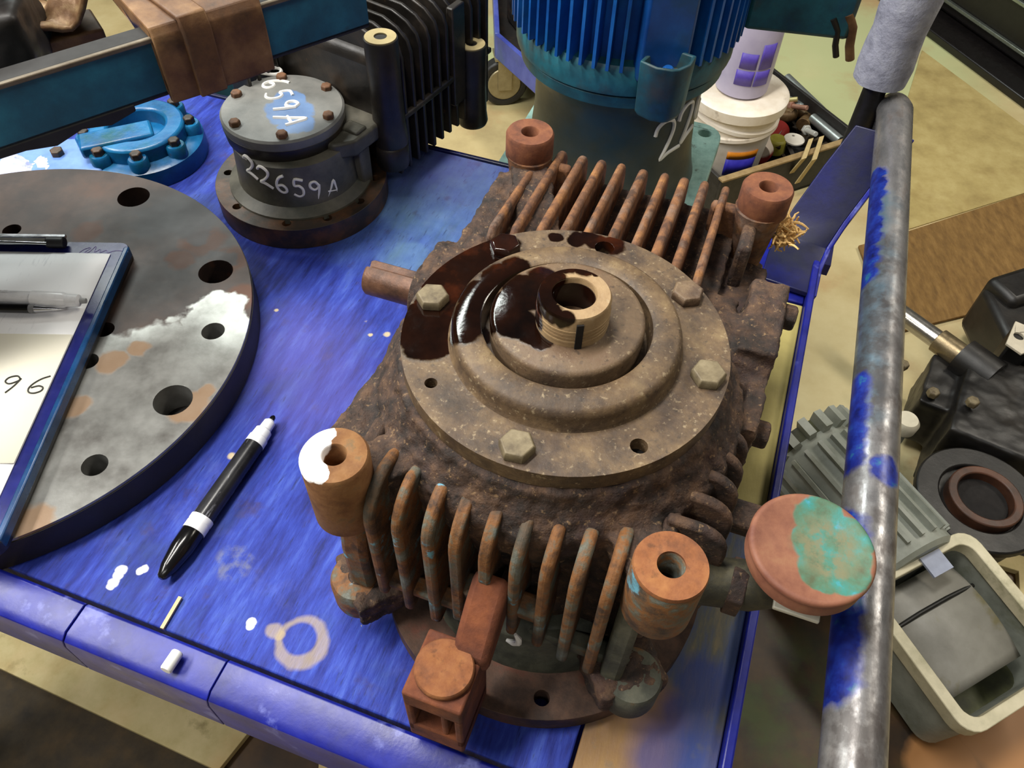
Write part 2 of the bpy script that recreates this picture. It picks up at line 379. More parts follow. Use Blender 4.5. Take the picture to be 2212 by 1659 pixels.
M_PLANK = mat('worn_stained_plank', [(0, (42, 56, 96)), (.35, (58, 76, 120)), (.6, (92, 92, 84)), (1, (150, 128, 78))], scale=13, rough=.6, bump=.4, bscale=70, stretch=(3, .8, 1),
  layers=[dict(c=[(0, (136, 124, 66)), (1, (186, 172, 104))], m=('b', [lb(1690, 700, .07), lb(1670, 800, .06), lb(1640, 900, .07), lb(1620, 1010, .05), lb(1680, 640, .05)], .02, 25, .25)),
          dict(c=[(0, (120, 80, 56)), (1, (166, 128, 70))], m=('b', [lb(1330, 1600, .022), lb(1290, 1650, .03), lb(1400, 1540, .022), lb(1390, 1620, .02)], .01, 40, .35), op=.85),
          dict(c=(40, 58, 128), m=('b', [lb(1480, 1560, .02), lb(1465, 1640, .03), lb(1520, 1480, .02), lb(1500, 1650, .03)], .008, 40, .3), op=.7),
          dict(c=(96, 96, 92), m=('n', 30, .6, .7, 4.0), op=.6)])
M_BLUE = mat('chipped_royal_blue_steel_paint', [(0, (10, 14, 76)), (.5, (16, 24, 122)), (1, (26, 38, 150))], scale=22, rough=.38, bump=.25, bscale=90, bdist=.001,
  layers=[dict(c=(110, 118, 190), m=('n', 34, .58, .66, 2.0), op=.6), dict(c=(24, 20, 40), m=('n', 30, .66, .72, 4.0), op=.8)])
M_BRK = mat('dark_blue_bracket_paint', [(0, (6, 8, 30)), (.5, (11, 15, 62)), (1, (18, 25, 96))], scale=16, rough=.42, bump=.2, bscale=90,
  layers=[dict(c=(26, 30, 44), m=('n', 18, .5, .64, 2.0), op=.75)])
DZ = -.018
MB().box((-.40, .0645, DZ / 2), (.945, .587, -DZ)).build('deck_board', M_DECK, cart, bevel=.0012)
MB().box((.1185, .0155, DZ / 2), (.087, .485, -DZ)).build('deck_board', M_PLANK, cart, bevel=.0012)
MB().box((.1185, .310, DZ / 2 - .001), (.087, .096, -DZ)).build('deck_board', M_BLUE, cart, bevel=.0012)
# deck frame below so nothing hangs in the air
MB().box((-.36, .064, -.032), (1.03, .58, .026)).build('deck_frame', M_BLUE, cart, bevel=.002)
# front rail: angle iron, upper flange proud of the deck, face turned down
prof = [(-.2325, .0035), (-.2345, .0055), (-.255, .0045), (-.2605, .0005), (-.262, -.006), (-.262, -.048), (-.258, -.048), (-.258, -.008), (-.2325, -.004)]
n = len(prof)
for a, b in ((-.87, -.2795), (-.2785, -.1645), (-.1635, .169)):
    jz = random.uniform(-.0008, .0008)
    MB().add([(x, y, z + jz) for x in (a, b) for y, z in prof], [tuple(range(n)), tuple(range(n, 2 * n))] + [(i, (i + 1) % n, n + (i + 1) % n, n + i) for i in range(n)]).build('front_rail', M_BLUE, cart, bevel=.0006)
MB().box((.166, .05, -.015), (.007, .625, .050)).build('side_rail', M_BLUE, cart, bevel=.0016)
MB().box((-.36, .3605, -.02), (1.05, .005, .045)).build('far_rail', M_BRK, cart, bevel=.001)
for x in (-.80, .12):
    for y in (-.05, .31):
        MB().cyl((x, y, -.045), (x, y, FZ + .10), .016).build('leg', M_BLUE, cart)
        wq = MB().ring((x - .014, y, FZ + .05), (x + .014, y, FZ + .05), .05, .012).build('caster_wheel', flat('caster_rubber', (28, 28, 28)) if 'caster_rubber' not in bpy.data.materials else bpy.data.materials['caster_rubber'], cart, bevel=.003)
        MB().box((x, y + .001, FZ + .095), (.036, .05, .008)).box((x - .0175, y, FZ + .07), (.003, .03, .055)).box((x + .0175, y, FZ + .07), (.003, .03, .055)).build('caster_fork', M_BLUE, cart)
# handle tube
hA = loc(1934, 228, .12); hB = loc(1845, 1600, .12); hd = (hB - hA).normalized(); hC = hB + hd * .20
def hb(px, py, r): return lb(px, py, r, .13)
def hs_(t0, t1, r=.0125, off=-.016, dz=.004):
    o = []; k = max(1, int((t1 - t0) * .62 / .010))
    for i in range(k + 1):
        p = hA.lerp(hB, t0 + (t1 - t0) * i / k); o.append((p.x + off, p.y, p.z + dz, r))
    return o
M_TUBE = mat('worn_chrome_tube_with_blue_paint', [(0, (112, 111, 112)), (.5, (146, 145, 146)), (1, (176, 173, 170))], scale=60, rough=.27, metal=.7, bump=.25, bscale=220, bdist=.0006, stretch=(1, .4, 1),
  layers=[dict(c=(52, 92, 112), m=('b', hs_(.28, .66, .016, -.012), .010, 60, .3), op=.7, metal=.4, rough=.35),
          dict(c=(66, 54, 46), m=('n', 70, .52, .64, 4.0, (1, .5, 1)), op=.65, metal=.3, rough=.6), dict(c=(58, 52, 50), m=('and', ('b', hs_(.40, 1.2, .022, -.004), .012, 60, .4), ('n', 50, .38, .56, 5.0)), op=.8, metal=.4, rough=.45),
          dict(s=90, c=[(0, (14, 18, 56)), (.35, (18, 28, 100)), (.7, (24, 44, 126)), (1, (36, 92, 118))], m=('b', hs_(.22, .27, .014) + hs_(.29, .36) + hs_(.39, .43) + hs_(.62, .72, .013) + hs_(.81, .96, .0165) + [(hA.lerp(hB, .735).x + .004, hA.lerp(hB, .735).y, hA.lerp(hB, .735).z + .014, .011)], .006, 90, .15), rough=.35, metal=0)])
hp = [hA + Vector((.010, -.006, -.075)), hA + Vector((.009, -.004, -.03)), hA + Vector((.006, .0, -.008)), hA + Vector((0, -.008, .0))] 
hp = [hA + Vector((.001, .009, -.095)), hA + Vector((.001, .009, -.035)), hA + Vector((.001, .006, -.016)), hA + Vector((0, .0, -.004)), hA + hd * .012, hA + hd * .03, hA.lerp(hC, .3), hA.lerp(hC, .6), hC]
MB().tube(hp, .0162, 28).build('handle', M_TUBE, cart, smooth=60)
MB().tube([hC, hC + Vector((0, -.012, -.004)), hC + Vector((0, -.018, -.02)), hC + Vector((0, -.018, -.12))], .0162, 24).build('handle_upright', M_TUBE, cart, smooth=60)
MB().box(hC + Vector((-.03, -.018, -.118)), (.10, .03, .012)).build('handle_bracket', M_BLUE, cart, bevel=.001)
# bracket: bent flat bar from the deck corner up to the handle end
b0 = loc(1700, 640, .004); 
def ribbon(pts, side, th):
    mb = MB(); vs = []
    k = len(pts)
    for i, p in enumerate(pts):
        t = (pts[min(i + 1, k - 1)] - pts[max(i - 1, 0)]).normalized(); sd = side[i] if isinstance(side, list) else side
        nrm = t.cross(sd).normalized()
        vs += [p - sd / 2 - nrm * th / 2, p + sd / 2 - nrm * th / 2, p + sd / 2 + nrm * th / 2, p - sd / 2 + nrm * th / 2]
    fs = [(i * 4 + j, i * 4 + (j + 1) % 4, i * 4 + 4 + (j + 1) % 4, i * 4 + 4 + j) for i in range(k - 1) for j in range(4)] + [(0, 1, 2, 3), tuple(range(4 * k - 4, 4 * k))]
    return mb.add(vs, fs)
bl = [(.142, .272, .0045), (.143, .312, .005), (.147, .338, .012), (.155, .356, .035), (.170, .378, .075), (.186, .398, .112)]
ribbon([Vector(p) for p in bl], Vector((.050, -.006, 0)), .006).build('bracket', M_BRK, cart, bevel=.001)
lip = [Vector(p) + Vector((.027, 0, -.006)) for p in bl]
ribbon(lip, Vector((.0, .010, -.018)), .005).build('bracket_lip', M_BLUE, cart, bevel=.001)
# foam wrapped post
pq = loc(1885, 205, .125)
M_FOAM = mat('grey_foam_pipe_wrap', [(0, (108, 110, 124)), (.5, (138, 140, 154)), (1, (160, 162, 172))], scale=70, rough=.95, bump=.8, bscale=160, bdist=.002,
  layers=[dict(c=(84, 84, 96), m=('n', 24, .58, .7, 2.0), op=.6)])
MB().cyl((pq.x, pq.y, -.02), (pq.x, pq.y, .60), .011).build('post', flat('dark_post_steel', (40, 38, 36), metal=.6), cart)
MB().box((pq.x, (pq.y + .36) / 2, -.022), (.03, pq.y - .36 + .03, .014)).build('post_arm', M_BLUE, cart)
fw = MB(); prof2 = []
for i in range(29):
    z = .142 + i * .016; prof2.append((.0245 + .001 * math.sin(i * 1.7), z))
fw.lathe([(.018, .139)] + prof2, 40, (pq.x, pq.y, 0)).build('foam_wrap', M_FOAM, cart, disp=.003, dscale=.02)
# small things on the deck
o = MB().lathe([(.0035, 0), (.0042, .001), (.0042, .013), (.0035, .014)], 20, at(385, 1408, .0105), Euler((PI / 2 * .95, 0, math.radians(-18))).to_matrix()).build('bottle_stopper', flat('white_plastic', (226, 226, 220), rough=.4))
tag(o, 'small white plastic stopper lying on the blue front rail', 'stopper')
p0, p1 = at(350, 1358, .002), at(390, 1290, .002)
o = MB().box((p0 + p1) / 2, (.0026, (p1 - p0).length, .002), (0, 0, math.atan2((p1 - p0).y, (p1 - p0).x) - PI / 2)).build('wood_splinter', flat('pale_splinter', (206, 176, 120)))
tag(o, 'pale wood splinter on the blue deck below the marker cap', 'splinter')

# ------------------------------------------------------------------ main rusty worm gearbox
gb = thing('worm_gearbox', 'rusty brown cast iron worm gearbox with fins and round oily cover, centre of the cart', 'gearbox', (GC.x, GC.y, 0), GA)
CX, CY = 0.0012, -0.0485            # cover axis
def Z3(px, py, z, r): q = loc(px, py, z); return (q.x, q.y, z, r)
oil_c = [Z3(1085, 528, .205, .012), Z3(1050, 545, .205, .015), Z3(1010, 575, .205, .017), Z3(965, 610, .205, .017), Z3(950, 650, .205, .016), Z3(915, 690, .205, .016), Z3(920, 735, .205, .016), Z3(890, 735, .2, .012), Z3(960, 700, .205, .015), Z3(950, 745, .205, .009), Z3(985, 640, .205, .016),
         Z3(1245, 517, .205, .007), Z3(1200, 512, .205, .005), Z3(1320, 528, .205, .009), Z3(1285, 520, .205, .008), Z3(1270, 515, .205, .007)]
oil_h = [Z3(1040, 640, .22, .015), Z3(1015, 680, .22, .014), Z3(1000, 705, .22, .013), Z3(1080, 600, .22, .013), Z3(1115, 575, .22, .009), Z3(1030, 700, .215, .014), Z3(1000, 720, .213, .010), Z3(1050, 680, .22, .012)]
oil_2 = [Z3(1100, 660, .2245, .013), Z3(1080, 690, .2245, .010), Z3(1115, 700, .2245, .012), Z3(1140, 640, .2245, .014), Z3(1150, 715, .2245, .011), Z3(1170, 735, .2245, .007), Z3(1120, 620, .2245, .011), Z3(1170, 600, .2245, .010)]
oil_n = [Z3(1185, 600, .246, .010), Z3(1225, 572, .246, .008), Z3(1262, 575, .246, .008), Z3(1290, 588, .246, .004), Z3(1170, 640, .246, .010), Z3(1180, 675, .246, .009), Z3(1212, 692, .246, .007), Z3(1150, 660, .236, .012), Z3(1150, 690, .232, .008)]
M_COVER = oily('cover_with_oil', oil_c, 'cover'); M_HUB1 = oily('hub_step_with_oil', oil_h, 'cover'); M_HUB2 = oily('hub_face_with_oil', oil_2, 'hub'); M_NOZ = oily('bored_shaft_with_oil', oil_n, 'nozzle')

BU, BV = 0.0920, 0.1605
corners = [(-BU, -BV), (BU, -BV), (BU, BV), (-BU, BV)]
# housing: overlapping cast volumes fused to one skin
hs = MB()
hs.box((0, .016, .100), (.158, .326, .090))
hs.lathe([(.090, .07), (.104, .12), (.113, .150), (.112, .166), (.101, .182), (.098, .193)], 64, (CX, CY, 0))
hs.box((0, .052, .128), (.188, .05, .050))
for (x, y) in corners:
    dv = Vector((CX - x, CY - y, 0)); L = dv.length; a = math.atan2(dv.y, dv.x)
    hs.box((x + dv.x * .28, y + dv.y * .28, .104 if (x > 0 and y > 0) else .152), (L * .6, .030, .034), (0, 0, a))
    hs.box((x * .9, y * .965, .041), (.05, .045, .024), (0, 0, a))
for sx in (-1, 1):
    hs.cyl((sx * .05, .035, .120), (sx * .124, .035, .120), .046, .040, 40)
    hs.box((sx * .093, .100, .125 if sx < 0 else .095), (.034, .09, .07))
hs.box((.112, .055, .142), (.026, .070, .046))
hs.box((.1185, .006, .110), (.012, .080, .085))
hs.box((-.098, -.085, .142), (.030, .10, .036), (0, 0, -.1))
hs.lathe([(.096, .018), (.090, .03), (.082, .062), (.082, .075)], 48, (.006, -.075, 0))
hs.build('housing', RUST_DK, gb, remesh=.0020, disp=.0050, dscale=.009)
# base flange with bolt holes
fc = (.013, -.092)
plate(circle(*fc, .114, 72), [circle(fc[0] + .1 * math.cos(math.radians(a)), fc[1] + .1 * math.sin(math.radians(a)), .0052, 16) for a in (-72, -117, -27, 18, 63, 108, 153, 198)], 0, .0175, 'x').build('base_flange', BASE_RUST, gb, bevel=.0022)
# cover plate, eight positions on the bolt circle
hole_a = {90: .0062, 225: .0036, 315: .0048, 0: .004, 45: .004, 135: .004, 180: .004, 270: .004}
CR, BR = .0952, .0835
plate(circle(CX, CY, CR, 96), [circle(CX + BR * math.cos(math.radians(a)), CY + BR * math.sin(math.radians(a)), r, 20) for a, r in hole_a.items()], .1935, .2050, 'x').build('cover_plate', M_COVER, gb, bevel=.0011)
for a in (90, 225, 315):
    x, y = CX + BR * math.cos(math.radians(a)), CY + BR * math.sin(math.radians(a))
    MB().cyl((x, y, .190), (x, y, .1955), hole_a[a] + .0005, n=20).build('hole_shade_fill', DARKHOLE, gb)  # dark fill standing in for the shade down the open hole
# hub steps
MB().lathe([(.0690, .204), (.0668, .2062), (.0662, .2135), (.0650, .2172), (.0625, .2190), (.0505, .2196), (.0488, .2186), (.0478, .2120), (.0470, .206)], 96, (CX, CY, 0)).build('hub_step', M_HUB1, gb, smooth=50)
MB().lathe([(.0436, .203), (.0440, .2215), (.0430, .2238), (.0410, .2245), (.0200, .2249)], 96, (CX, CY, 0)).build('hub_face', M_HUB2, gb, smooth=50)
# bored output shaft with keyway in its front
nz = MB(); N = 72; rings = []
prof = [(.0202, .2225), (.0202, .2445), (.0192, .2462), (.0124, .2462), (.0118, .2452), (.0114, .2150)]
NX, NY = loc(1242, 634, .246).x, loc(1242, 634, .246).y
key0 = math.radians(272); kw = math.radians(9)
ang = [2 * PI * i / N for i in range(N)]
vs = []
for j, (r, z) in enumerate(prof):
    for a in ang:
        inkey = abs(((a - key0 + PI) % (2 * PI)) - PI) < kw and j in (0, 1) and z < .2408
        rr = r
        vs.append((NX + rr * math.cos(a), NY + rr * math.sin(a), z))
nz.add(vs, [(j * N + i, j * N + (i + 1) % N, (j + 1) * N + (i + 1) % N, (j + 1) * N + i) for j in range(len(prof) - 1) for i in range(N)])
nz.build('bored_shaft', M_NOZ, gb, smooth=45)
for k, zz in enumerate((.2285, .2310, .2335, .2360)):
    MB().ring((NX, NY, zz), (NX, NY, zz + .0011), .0206, .0196, 64).build('thread_ridge', M_NOZ, gb, smooth=50)
MB().cyl((NX, NY, .2225), (NX, NY, .2235), .0119).build('bore_shade_disc', DARKHOLE, gb)
MB().lathe([(.0117, .222), (.0117, .2405)], 48, (NX, NY, 0)).mesh('x') if 0 else None
MB().ring((NX, NY, .2225), (NX, NY, .2425), .0122, .0113, 48).build('bore_shade_lining', BOLT_OIL, gb)  # dark lining added so the bore looks shaded inside
ka = math.radians(296)
MB().box((NX + .0195 * math.cos(ka), NY + .0195 * math.sin(ka), .2330), (.0035, .0038, .020), (0, 0, ka)).build('keyway', DARKHOLE, gb)  # near-black box standing in for the shade in the keyway slot
# cover bolts
for a, m, rot in ((0, BOLT, .2), (45, RUST_COVER, .5), (135, BOLT_OIL, .1), (180, BOLT, .3), (270, BOLT, .12)):
    x, y = CX + BR * math.cos(math.radians(a)), CY + BR * math.sin(math.radians(a))
    b = MB().lathe([(.0086, .2046), (.0086, .2055)], 24, (x, y, 0)).lathe([(.0100, .2050), (.0100, .2095), (.0088, .2110)], 6, (x, y, 0), Matrix.Rotation(rot, 3, 'Z')).build('bolt', m, gb, bevel=.0007)
    if a == 180: b['label'] = 'pale bolt head ringed with oil'
# corner bosses: collar on a neck, machined top, through hole
white_b = [(-BU - .014, -BV + .004, .19, .0095), (-BU - .012, -BV - .006, .188, .009), (-BU - .006, -BV - .012, .19, .0075), (-BU - .011, -BV + .010, .19, .006), (-BU + .000, -BV - .0145, .19, .0045), (-BU - .019, -BV, .184, .006)]
M_BOSSW = mat('tan_rust_boss_with_white_paint', [(0, (66, 44, 24)), (.4, (108, 70, 36)), (.7, (126, 88, 50)), (1, (84, 78, 58))], scale=60, rough=.85, bump=.4, bscale=240, bdist=.0008,
  layers=[dict(c=(238, 236, 236), m=('b', white_b, .0022, 170, .06), rough=.6)])
M_BOSSO = mat('orange_rust_boss', [(0, (58, 32, 20)), (.45, (102, 58, 36)), (1, (132, 82, 50))], scale=70, rough=.85, bump=.4, bscale=220, bdist=.001)
M_BOSST = RUST_TOP
def boss(x, y, zt, m, r=.0186, depth=.05, hole=.0066):
    return MB().lathe([(r * .88, zt - depth - .004), (r, zt - depth), (r * 1.0, zt - .0022), (r * .93, zt), (hole + .0006, zt), (hole, zt - .0008), (hole, zt - depth * .8)], 48, (x, y, 0)).build('boss', m, gb, smooth=50)
for (x, y), m, dpt in zip(corners, (M_BOSSW, M_BOSST, M_BOSSO, M_BOSSO), (.056, .046, .020, .020)):
    b = boss(x, y, .190, m, depth=dpt, r=.0190 if y < 0 else .0188)
    if m is M_BOSST:
        b.data.materials.clear(); b.data.materials.append(FIN_LO)
        MB().lathe([(.0072, .1885), (.0188, .1885), (.0190, .1895), (.0184, .1915), (.0072, .1915)], 48, (x, y, 0), close=True).build('boss_face', RUST_TOP, gb, smooth=50)
    if m is M_BOSSW: b['label'] = 'boss with white paint smear'
    nm = 'neck'
    sy = 1 if y > 0 else -1
    if y > 0: MB().lathe([(.0120, .020), (.0118, .06), (.0125, .12), (.0150, .145), (.0182, .172)] if y > 0 else [(.014, .02), (.0125, .06), (.0140, .10), (.0172, .135), (.0182, .15)], 32, (x * (.985 if y > 0 else .93), y * .985, 0)).build('neck', FIN_UP if y > 0 else GREYGREEN, gb, disp=.0012, dscale=.01)
    MB().lathe([(.0185, .026), (.0190, .029), (.0190, .050), (.0175, .053), (.0068, .053), (.0066, .040)], 40, (x * 1.02, y * 1.03, 0)).build('foot_boss', FIN_LO if x < 0 else GREYGREEN, gb, smooth=50)
# neck webs (upright ribs joining the corner bosses to the body)
for (x, y) in corners:
    if y > 0: MB().box((x * .80, y * .97, .105), (.036, .009, .13)).build('web', FIN_LO if y < 0 else FIN_UP, gb, bevel=.003)
    MB().box((x * .955, y * .84, .125), (.010, .042, .085)).build('web', RUST_DK, gb, bevel=.003)
MB().prism([(-.172, .052), (-.172, .100), (-.166, .142), (-.130, .150), (-.130, .052)], -.097, -.080, lambda a, b, c: (c, a, b)).build('corner_web', FIN_LO, gb, bevel=.004)
MB().prism([(-.174, .022), (-.172, .110), (-.166, .150), (-.130, .155), (-.130, .022)], .074, .088, lambda a, b, c: (c, a, b)).build('corner_web', GREYGREEN, gb, bevel=.004)
# far fins: along v on top, dropping down the far end
us = [-.0835, -.0682, -.0512, -.0356, -.0198, -.0019, .0150, .0305, .0462, .0627]
def fin_profile(v0, v1, zt0, zt1, zb, rnd, sgn=1):
    pts = [(v0, zb), (v0, zt0 - .006), (v0 + sgn * .008, zt0)]
    for i in range(7):
        a = PI / 2 * i / 6; pts.append((v1 - sgn * rnd + sgn * rnd * math.sin(a), zt1 - rnd + rnd * math.cos(a)))
    pts.append((v1, zb)); return pts
for i, u in enumerate(us):
    th = .0064 + random.uniform(-.0005, .0008)
    v1 = .184 if i > 0 else .148
    pf = fin_profile(.050 + .022 * (1 - abs(u) / .08), v1 + random.uniform(-.002, .002), .181, .172, .062, .016)
    MB().prism(pf, u - th / 2, u + th / 2, lambda a, b, c: (c, a, b)).build('fin', FIN_UP, gb, bevel=.0030, seg=3, sub=0)
# near fins: short on top, rounding over the front face and running down it
ul = [-.0701, -.0534, -.0349, -.0189, -.0014, .0161, .0327, .0494, .0668]
zb_l = [.062, .050, .046, .060, .094, .070, .062, .055, .050]
for u, zb in zip(ul, zb_l):
    th = .0072 + random.uniform(-.0006, .0008)
    vs0 = -.128 - .012 * (1 - (u / .07) ** 2)
    pf = fin_profile(vs0, -.1745 + random.uniform(-.001, .001), .172, .1755, zb, .026, -1)
    MB().prism(pf, u - th / 2, u + th / 2, lambda a, b, c: (c, a, b)).build('fin', FIN_LO, gb, bevel=.0028, seg=3)
# cross ribs between the near fins
MB().box((-.045, -.1655, .070), (.060, .012, .0075), (0, 0, 0)).build('cross_rib', FIN_LO, gb, bevel=.002)
MB().box((.008, -.1655, .098), (.048, .014, .016), (.2, 0, 0)).build('cross_rib', FIN_LO, gb, bevel=.003)
MB().box((.050, -.160, .058), (.05, .012, .010)).build('cross_rib', GREYGREEN, gb, bevel=.002)
# side fins on the right flank, by the filler cap
for v in (-.122, -.104, -.087, -.070, -.053):
    pf = [(.085, .07), (.085, .172)] + [(.101 + .020 * math.sin(PI / 2 * i / 6), .152 + .020 * math.cos(PI / 2 * i / 6)) for i in range(7)] + [(.121, .085), (.112, .07)]
    MB().prism(pf, v - .0033, v + .0033, lambda a, b, c: (a, c, b)).build('side_fin', RUST_DK, gb, bevel=.002)
MB().box((.130, -.074, .118), (.026, .018, .018), (.3, 0, 0)).build('square_plug', RUST_DK, gb, bevel=.002)
MB().lathe([(.0095, 0), (.0095, .010), (.008, .0115)], 6, (.1235, -.012, .125), Euler((0, PI / 2, 0)).to_matrix()).build('side_bolt', RUST_DK, gb, bevel=.001)
MB().lathe([(.0095, 0), (.0095, .008), (.008, .0095)], 6, (.1245, .075, .150), Euler((0, PI / 2, 0)).to_matrix()).build('side_bolt', RUST_DK, gb, bevel=.001)
# input shaft with keyway on the left
sh = MB(); N = 40; vs = []
for x in (-.110, -.175, -.177):
    for i in range(N):
        a = 2 * PI * i / N; r = .0135 if x > -.1765 else .0122
        if abs(((a - math.radians(75) + PI) % (2 * PI)) - PI) < math.radians(17): r -= .0045
        vs.append((x, .035 + r * math.cos(a), .118 + r * math.sin(a)))
sh.add(vs, [(j * N + i, j * N + (i + 1) % N, (j + 1) * N + (i + 1) % N, (j + 1) * N + i) for j in range(2) for i in range(N)] + [tuple(range(2 * N, 3 * N))])
M_SHAFT = mat('rusty_steel_shaft', [(0, (40, 26, 20)), (.5, (92, 62, 44)), (1, (128, 94, 70))], scale=50, rough=.5, metal=.3, bump=.5, bscale=180)
sh.build('input_shaft', M_SHAFT, gb, smooth=40)
MB().ring((-.123, .035, .118), (-.135, .035, .118), .022, .013).build('shaft_collar', RUST_DK, gb, bevel=.001)
# breather / filler: elbow pipe and broad round cap
cp = loc(1755, 1182, .178)
tq = [(cp.x - .004, cp.y + .002, 0, .001)]
teal = [(cp.x + .010, cp.y + .004, .178, .020), (cp.x + .016, cp.y - .008, .178, .014), (cp.x + .002, cp.y + .018, .178, .014), (cp.x + .006, cp.y - .012, .178, .012), (cp.x + .018, cp.y + .012, .178, .013), (cp.x + .0, cp.y + .004, .178, .011)]
M_CAP = mat('rusty_cap_with_teal_paint', [(0, (92, 48, 34)), (.5, (124, 78, 56)), (1, (142, 104, 72))], scale=40, rough=.7, bump=.3, bscale=150, bdist=.0008,
  layers=[dict(c=[(0, (66, 74, 50)), (.45, (64, 100, 78)), (.8, (44, 116, 108)), (1, (52, 132, 150))], m=('b', teal, .0025, 120, .05), s=90, rough=.55), dict(c=(104, 100, 72), m=('and', ('b', [(cp.x + .008, cp.y + .003, .178, .016), (cp.x + .010, cp.y - .008, .178, .010)], .006, 90, .35), ('n', 150, .42, .56, 3.0)), op=.85)])
cpt = MB().lathe([(.0290, .1640), (.0318, .1655), (.0318, .1730), (.0310, .1748), (.0322, .1752), (.0325, .1772), (.0314, .1786), (.0295, .1788), (.0285, .1782)], 64, (cp.x, cp.y, 0)).build('filler_cap', M_CAP, gb, smooth=50)
cpt['label'] = 'round rusty filler cap with flaking teal paint'
MB().tube([(.098, -.132, .128), (.118, -.128, .128), (.138, -.124, .130), (.150, -.121, .138), (cp.x, cp.y, .150), (cp.x, cp.y, .166)], [.015, .014, .0145, .015, .015, .015], 24).build('filler_elbow', mat('grimy_black_green_pipe', [(0, (18, 16, 12)), (.5, (44, 42, 30)), (1, (74, 68, 44))], scale=60, rough=.7, bump=.7, bscale=160), gb, smooth=60, disp=.0015, dscale=.01)
MB().lathe([(.0165, 0), (.0165, .009)], 6, (.128, -.1265, .129), Euler((0, PI / 2, 0)).to_matrix()).build('pipe_nut', RUST_DK, gb, bevel=.001)
MB().box((cp.x + .002, cp.y - .022, .154), (.024, .012, .003)).build('gasket_tab', flat('pale_gasket', (176, 172, 156)), gb, bevel=.0008)
# front lug: arm and clevis block with round pin head
M_LUG = mat('orange_brown_rusty_lug', [(0, (46, 24, 14)), (.4, (90, 46, 26)), (.8, (120, 66, 36)), (1, (138, 84, 42))], scale=45, rough=.85, bump=.6, bscale=180, bdist=.0012)
lx, ly = -.0085, -.2165
MB().prism([(-.004, .132), (-.0, .096), (-.040, .076), (-.044, .096), (-.022, .118)], -.010, .012, lambda a, b, c: (c + .001, -.164 + a, b)).build('lug_arm', M_LUG, gb, bevel=.004, disp=.001, dscale=.01)
lk = MB()
lk.box((lx, ly, .086), (.036, .040, .018)).box((lx - .0155, ly, .056), (.005, .040, .050)).box((lx + .0155, ly, .056), (.005, .040, .050)).box((lx, ly, .0315), (.036, .040, .022)).box((lx + .0, ly + .012, .056), (.034, .012, .05)).box((lx + .006, ly - .006, .056), (.004, .026, .05))
lk.build('lug_block', M_LUG, gb, bevel=.0015)
MB().lathe([(.0160, .094), (.0172, .0955), (.0172, .0985), (.0162, .0997)], 40, (lx, ly, 0)).build('pin_head', RUST_TOP, gb, smooth=50)
# white paint flick on the front
MB().tube([(.020, -.1765, .078), (.0225, -.1768, .073), (.0225, -.1768, .068), (.019, -.1766, .064), (.0145, -.176, .063)], [.001, .002, .0022, .002, .001], 8).build('paint_fleck', WHITE_MARK, gb)
MB().lathe([(.088, .0165), (.087, .022), (.0835, .030), (.083, .058), (.075, .064)], 56, (.013, -.088, 0)).build('pedestal', GREYGREEN, gb, bevel=.001)
# frayed rope caught under the far right boss
rp = loc(1692, 500, .150)
rmb = MB(); rng = random.Random(3)
for i in range(150):
    a = rng.uniform(0, 2 * PI); s0 = Vector((rng.gauss(0, .003), rng.gauss(0, .006), rng.gauss(0, .003)))
    pts = [s0]; dr = Vector((math.cos(a) * .4 + .3, math.sin(a) - .3, rng.uniform(-.6, .6))).normalized()
    for k in range(4):
        dr = (dr + Vector((rng.gauss(0, .4), rng.gauss(0, .4), rng.gauss(0, .4)))).normalized(); pts.append(pts[-1] + dr * .0032)
    rmb.tube([p + Vector((rp.x, rp.y, .150)) for p in pts], [.0011, .0011, .0010, .0008, .0005], 5)
ro = rmb.build('frayed_rope', flat('straw_rope_fibre', (206, 168, 104), rough=.9, var=24)); ro.location = gb.location; ro.rotation_euler = gb.rotation_euler
tag(ro, 'straw coloured frayed rope tuft caught on the far right boss of the rusty gearbox', 'rope')

# ------------------------------------------------------------------ big steel flange disc
DCX, DCY, DZT = -.4553, .4583, .0325
disc = thing('blind_flange', 'large round dark steel flange disc with bolt holes under the clipboard', 'flange', (DCX, DCY, 0))
def db(px, py, r, z=DZT): p = at(px, py, z); return (p.x - DCX, p.y - DCY, z, r)
M_DISC = mat('patinated_flange_steel', [(0, (24, 19, 18)), (.4, (46, 35, 31)), (.7, (66, 50, 42)), (1, (80, 54, 40))], scale=12, rough=.52, metal=.1, bump=.2, bscale=160, bdist=.0006,
  layers=[dict(c=(96, 58, 36), m=('or', ('b', [db(440, 520, .02), db(500, 560, .018), db(390, 560, .012), db(520, 640, .016), db(190, 500, .015)], .012, 40, .2), ('n', 20, .62, .7, 3.0)), op=.7, rough=.6),
          dict(c=(34, 30, 32), m=('b', [db(400, 460, .035), db(420, 500, .02), db(350, 470, .03), db(480, 560, .015)], .02, 45, .15), op=.85),
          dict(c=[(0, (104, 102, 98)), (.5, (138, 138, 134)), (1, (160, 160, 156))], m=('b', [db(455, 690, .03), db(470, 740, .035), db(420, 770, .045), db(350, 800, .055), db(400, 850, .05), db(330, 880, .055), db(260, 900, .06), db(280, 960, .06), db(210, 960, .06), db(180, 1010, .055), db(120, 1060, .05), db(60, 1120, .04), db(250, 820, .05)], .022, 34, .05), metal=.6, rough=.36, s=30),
          dict(c=(126, 96, 64), m=('b', [db(405, 880, .016), db(440, 850, .008), db(240, 780, .013), db(300, 750, .01), db(160, 880, .012), db(70, 1130, .015)], .008, 60, .15), op=.8, rough=.5)], spec=.5)
holes = []
for k in range(8):
    a = math.radians(24.3 + 45 * k); holes.append(circle(.1957 * math.cos(a), .1957 * math.sin(a), .0155, 32))
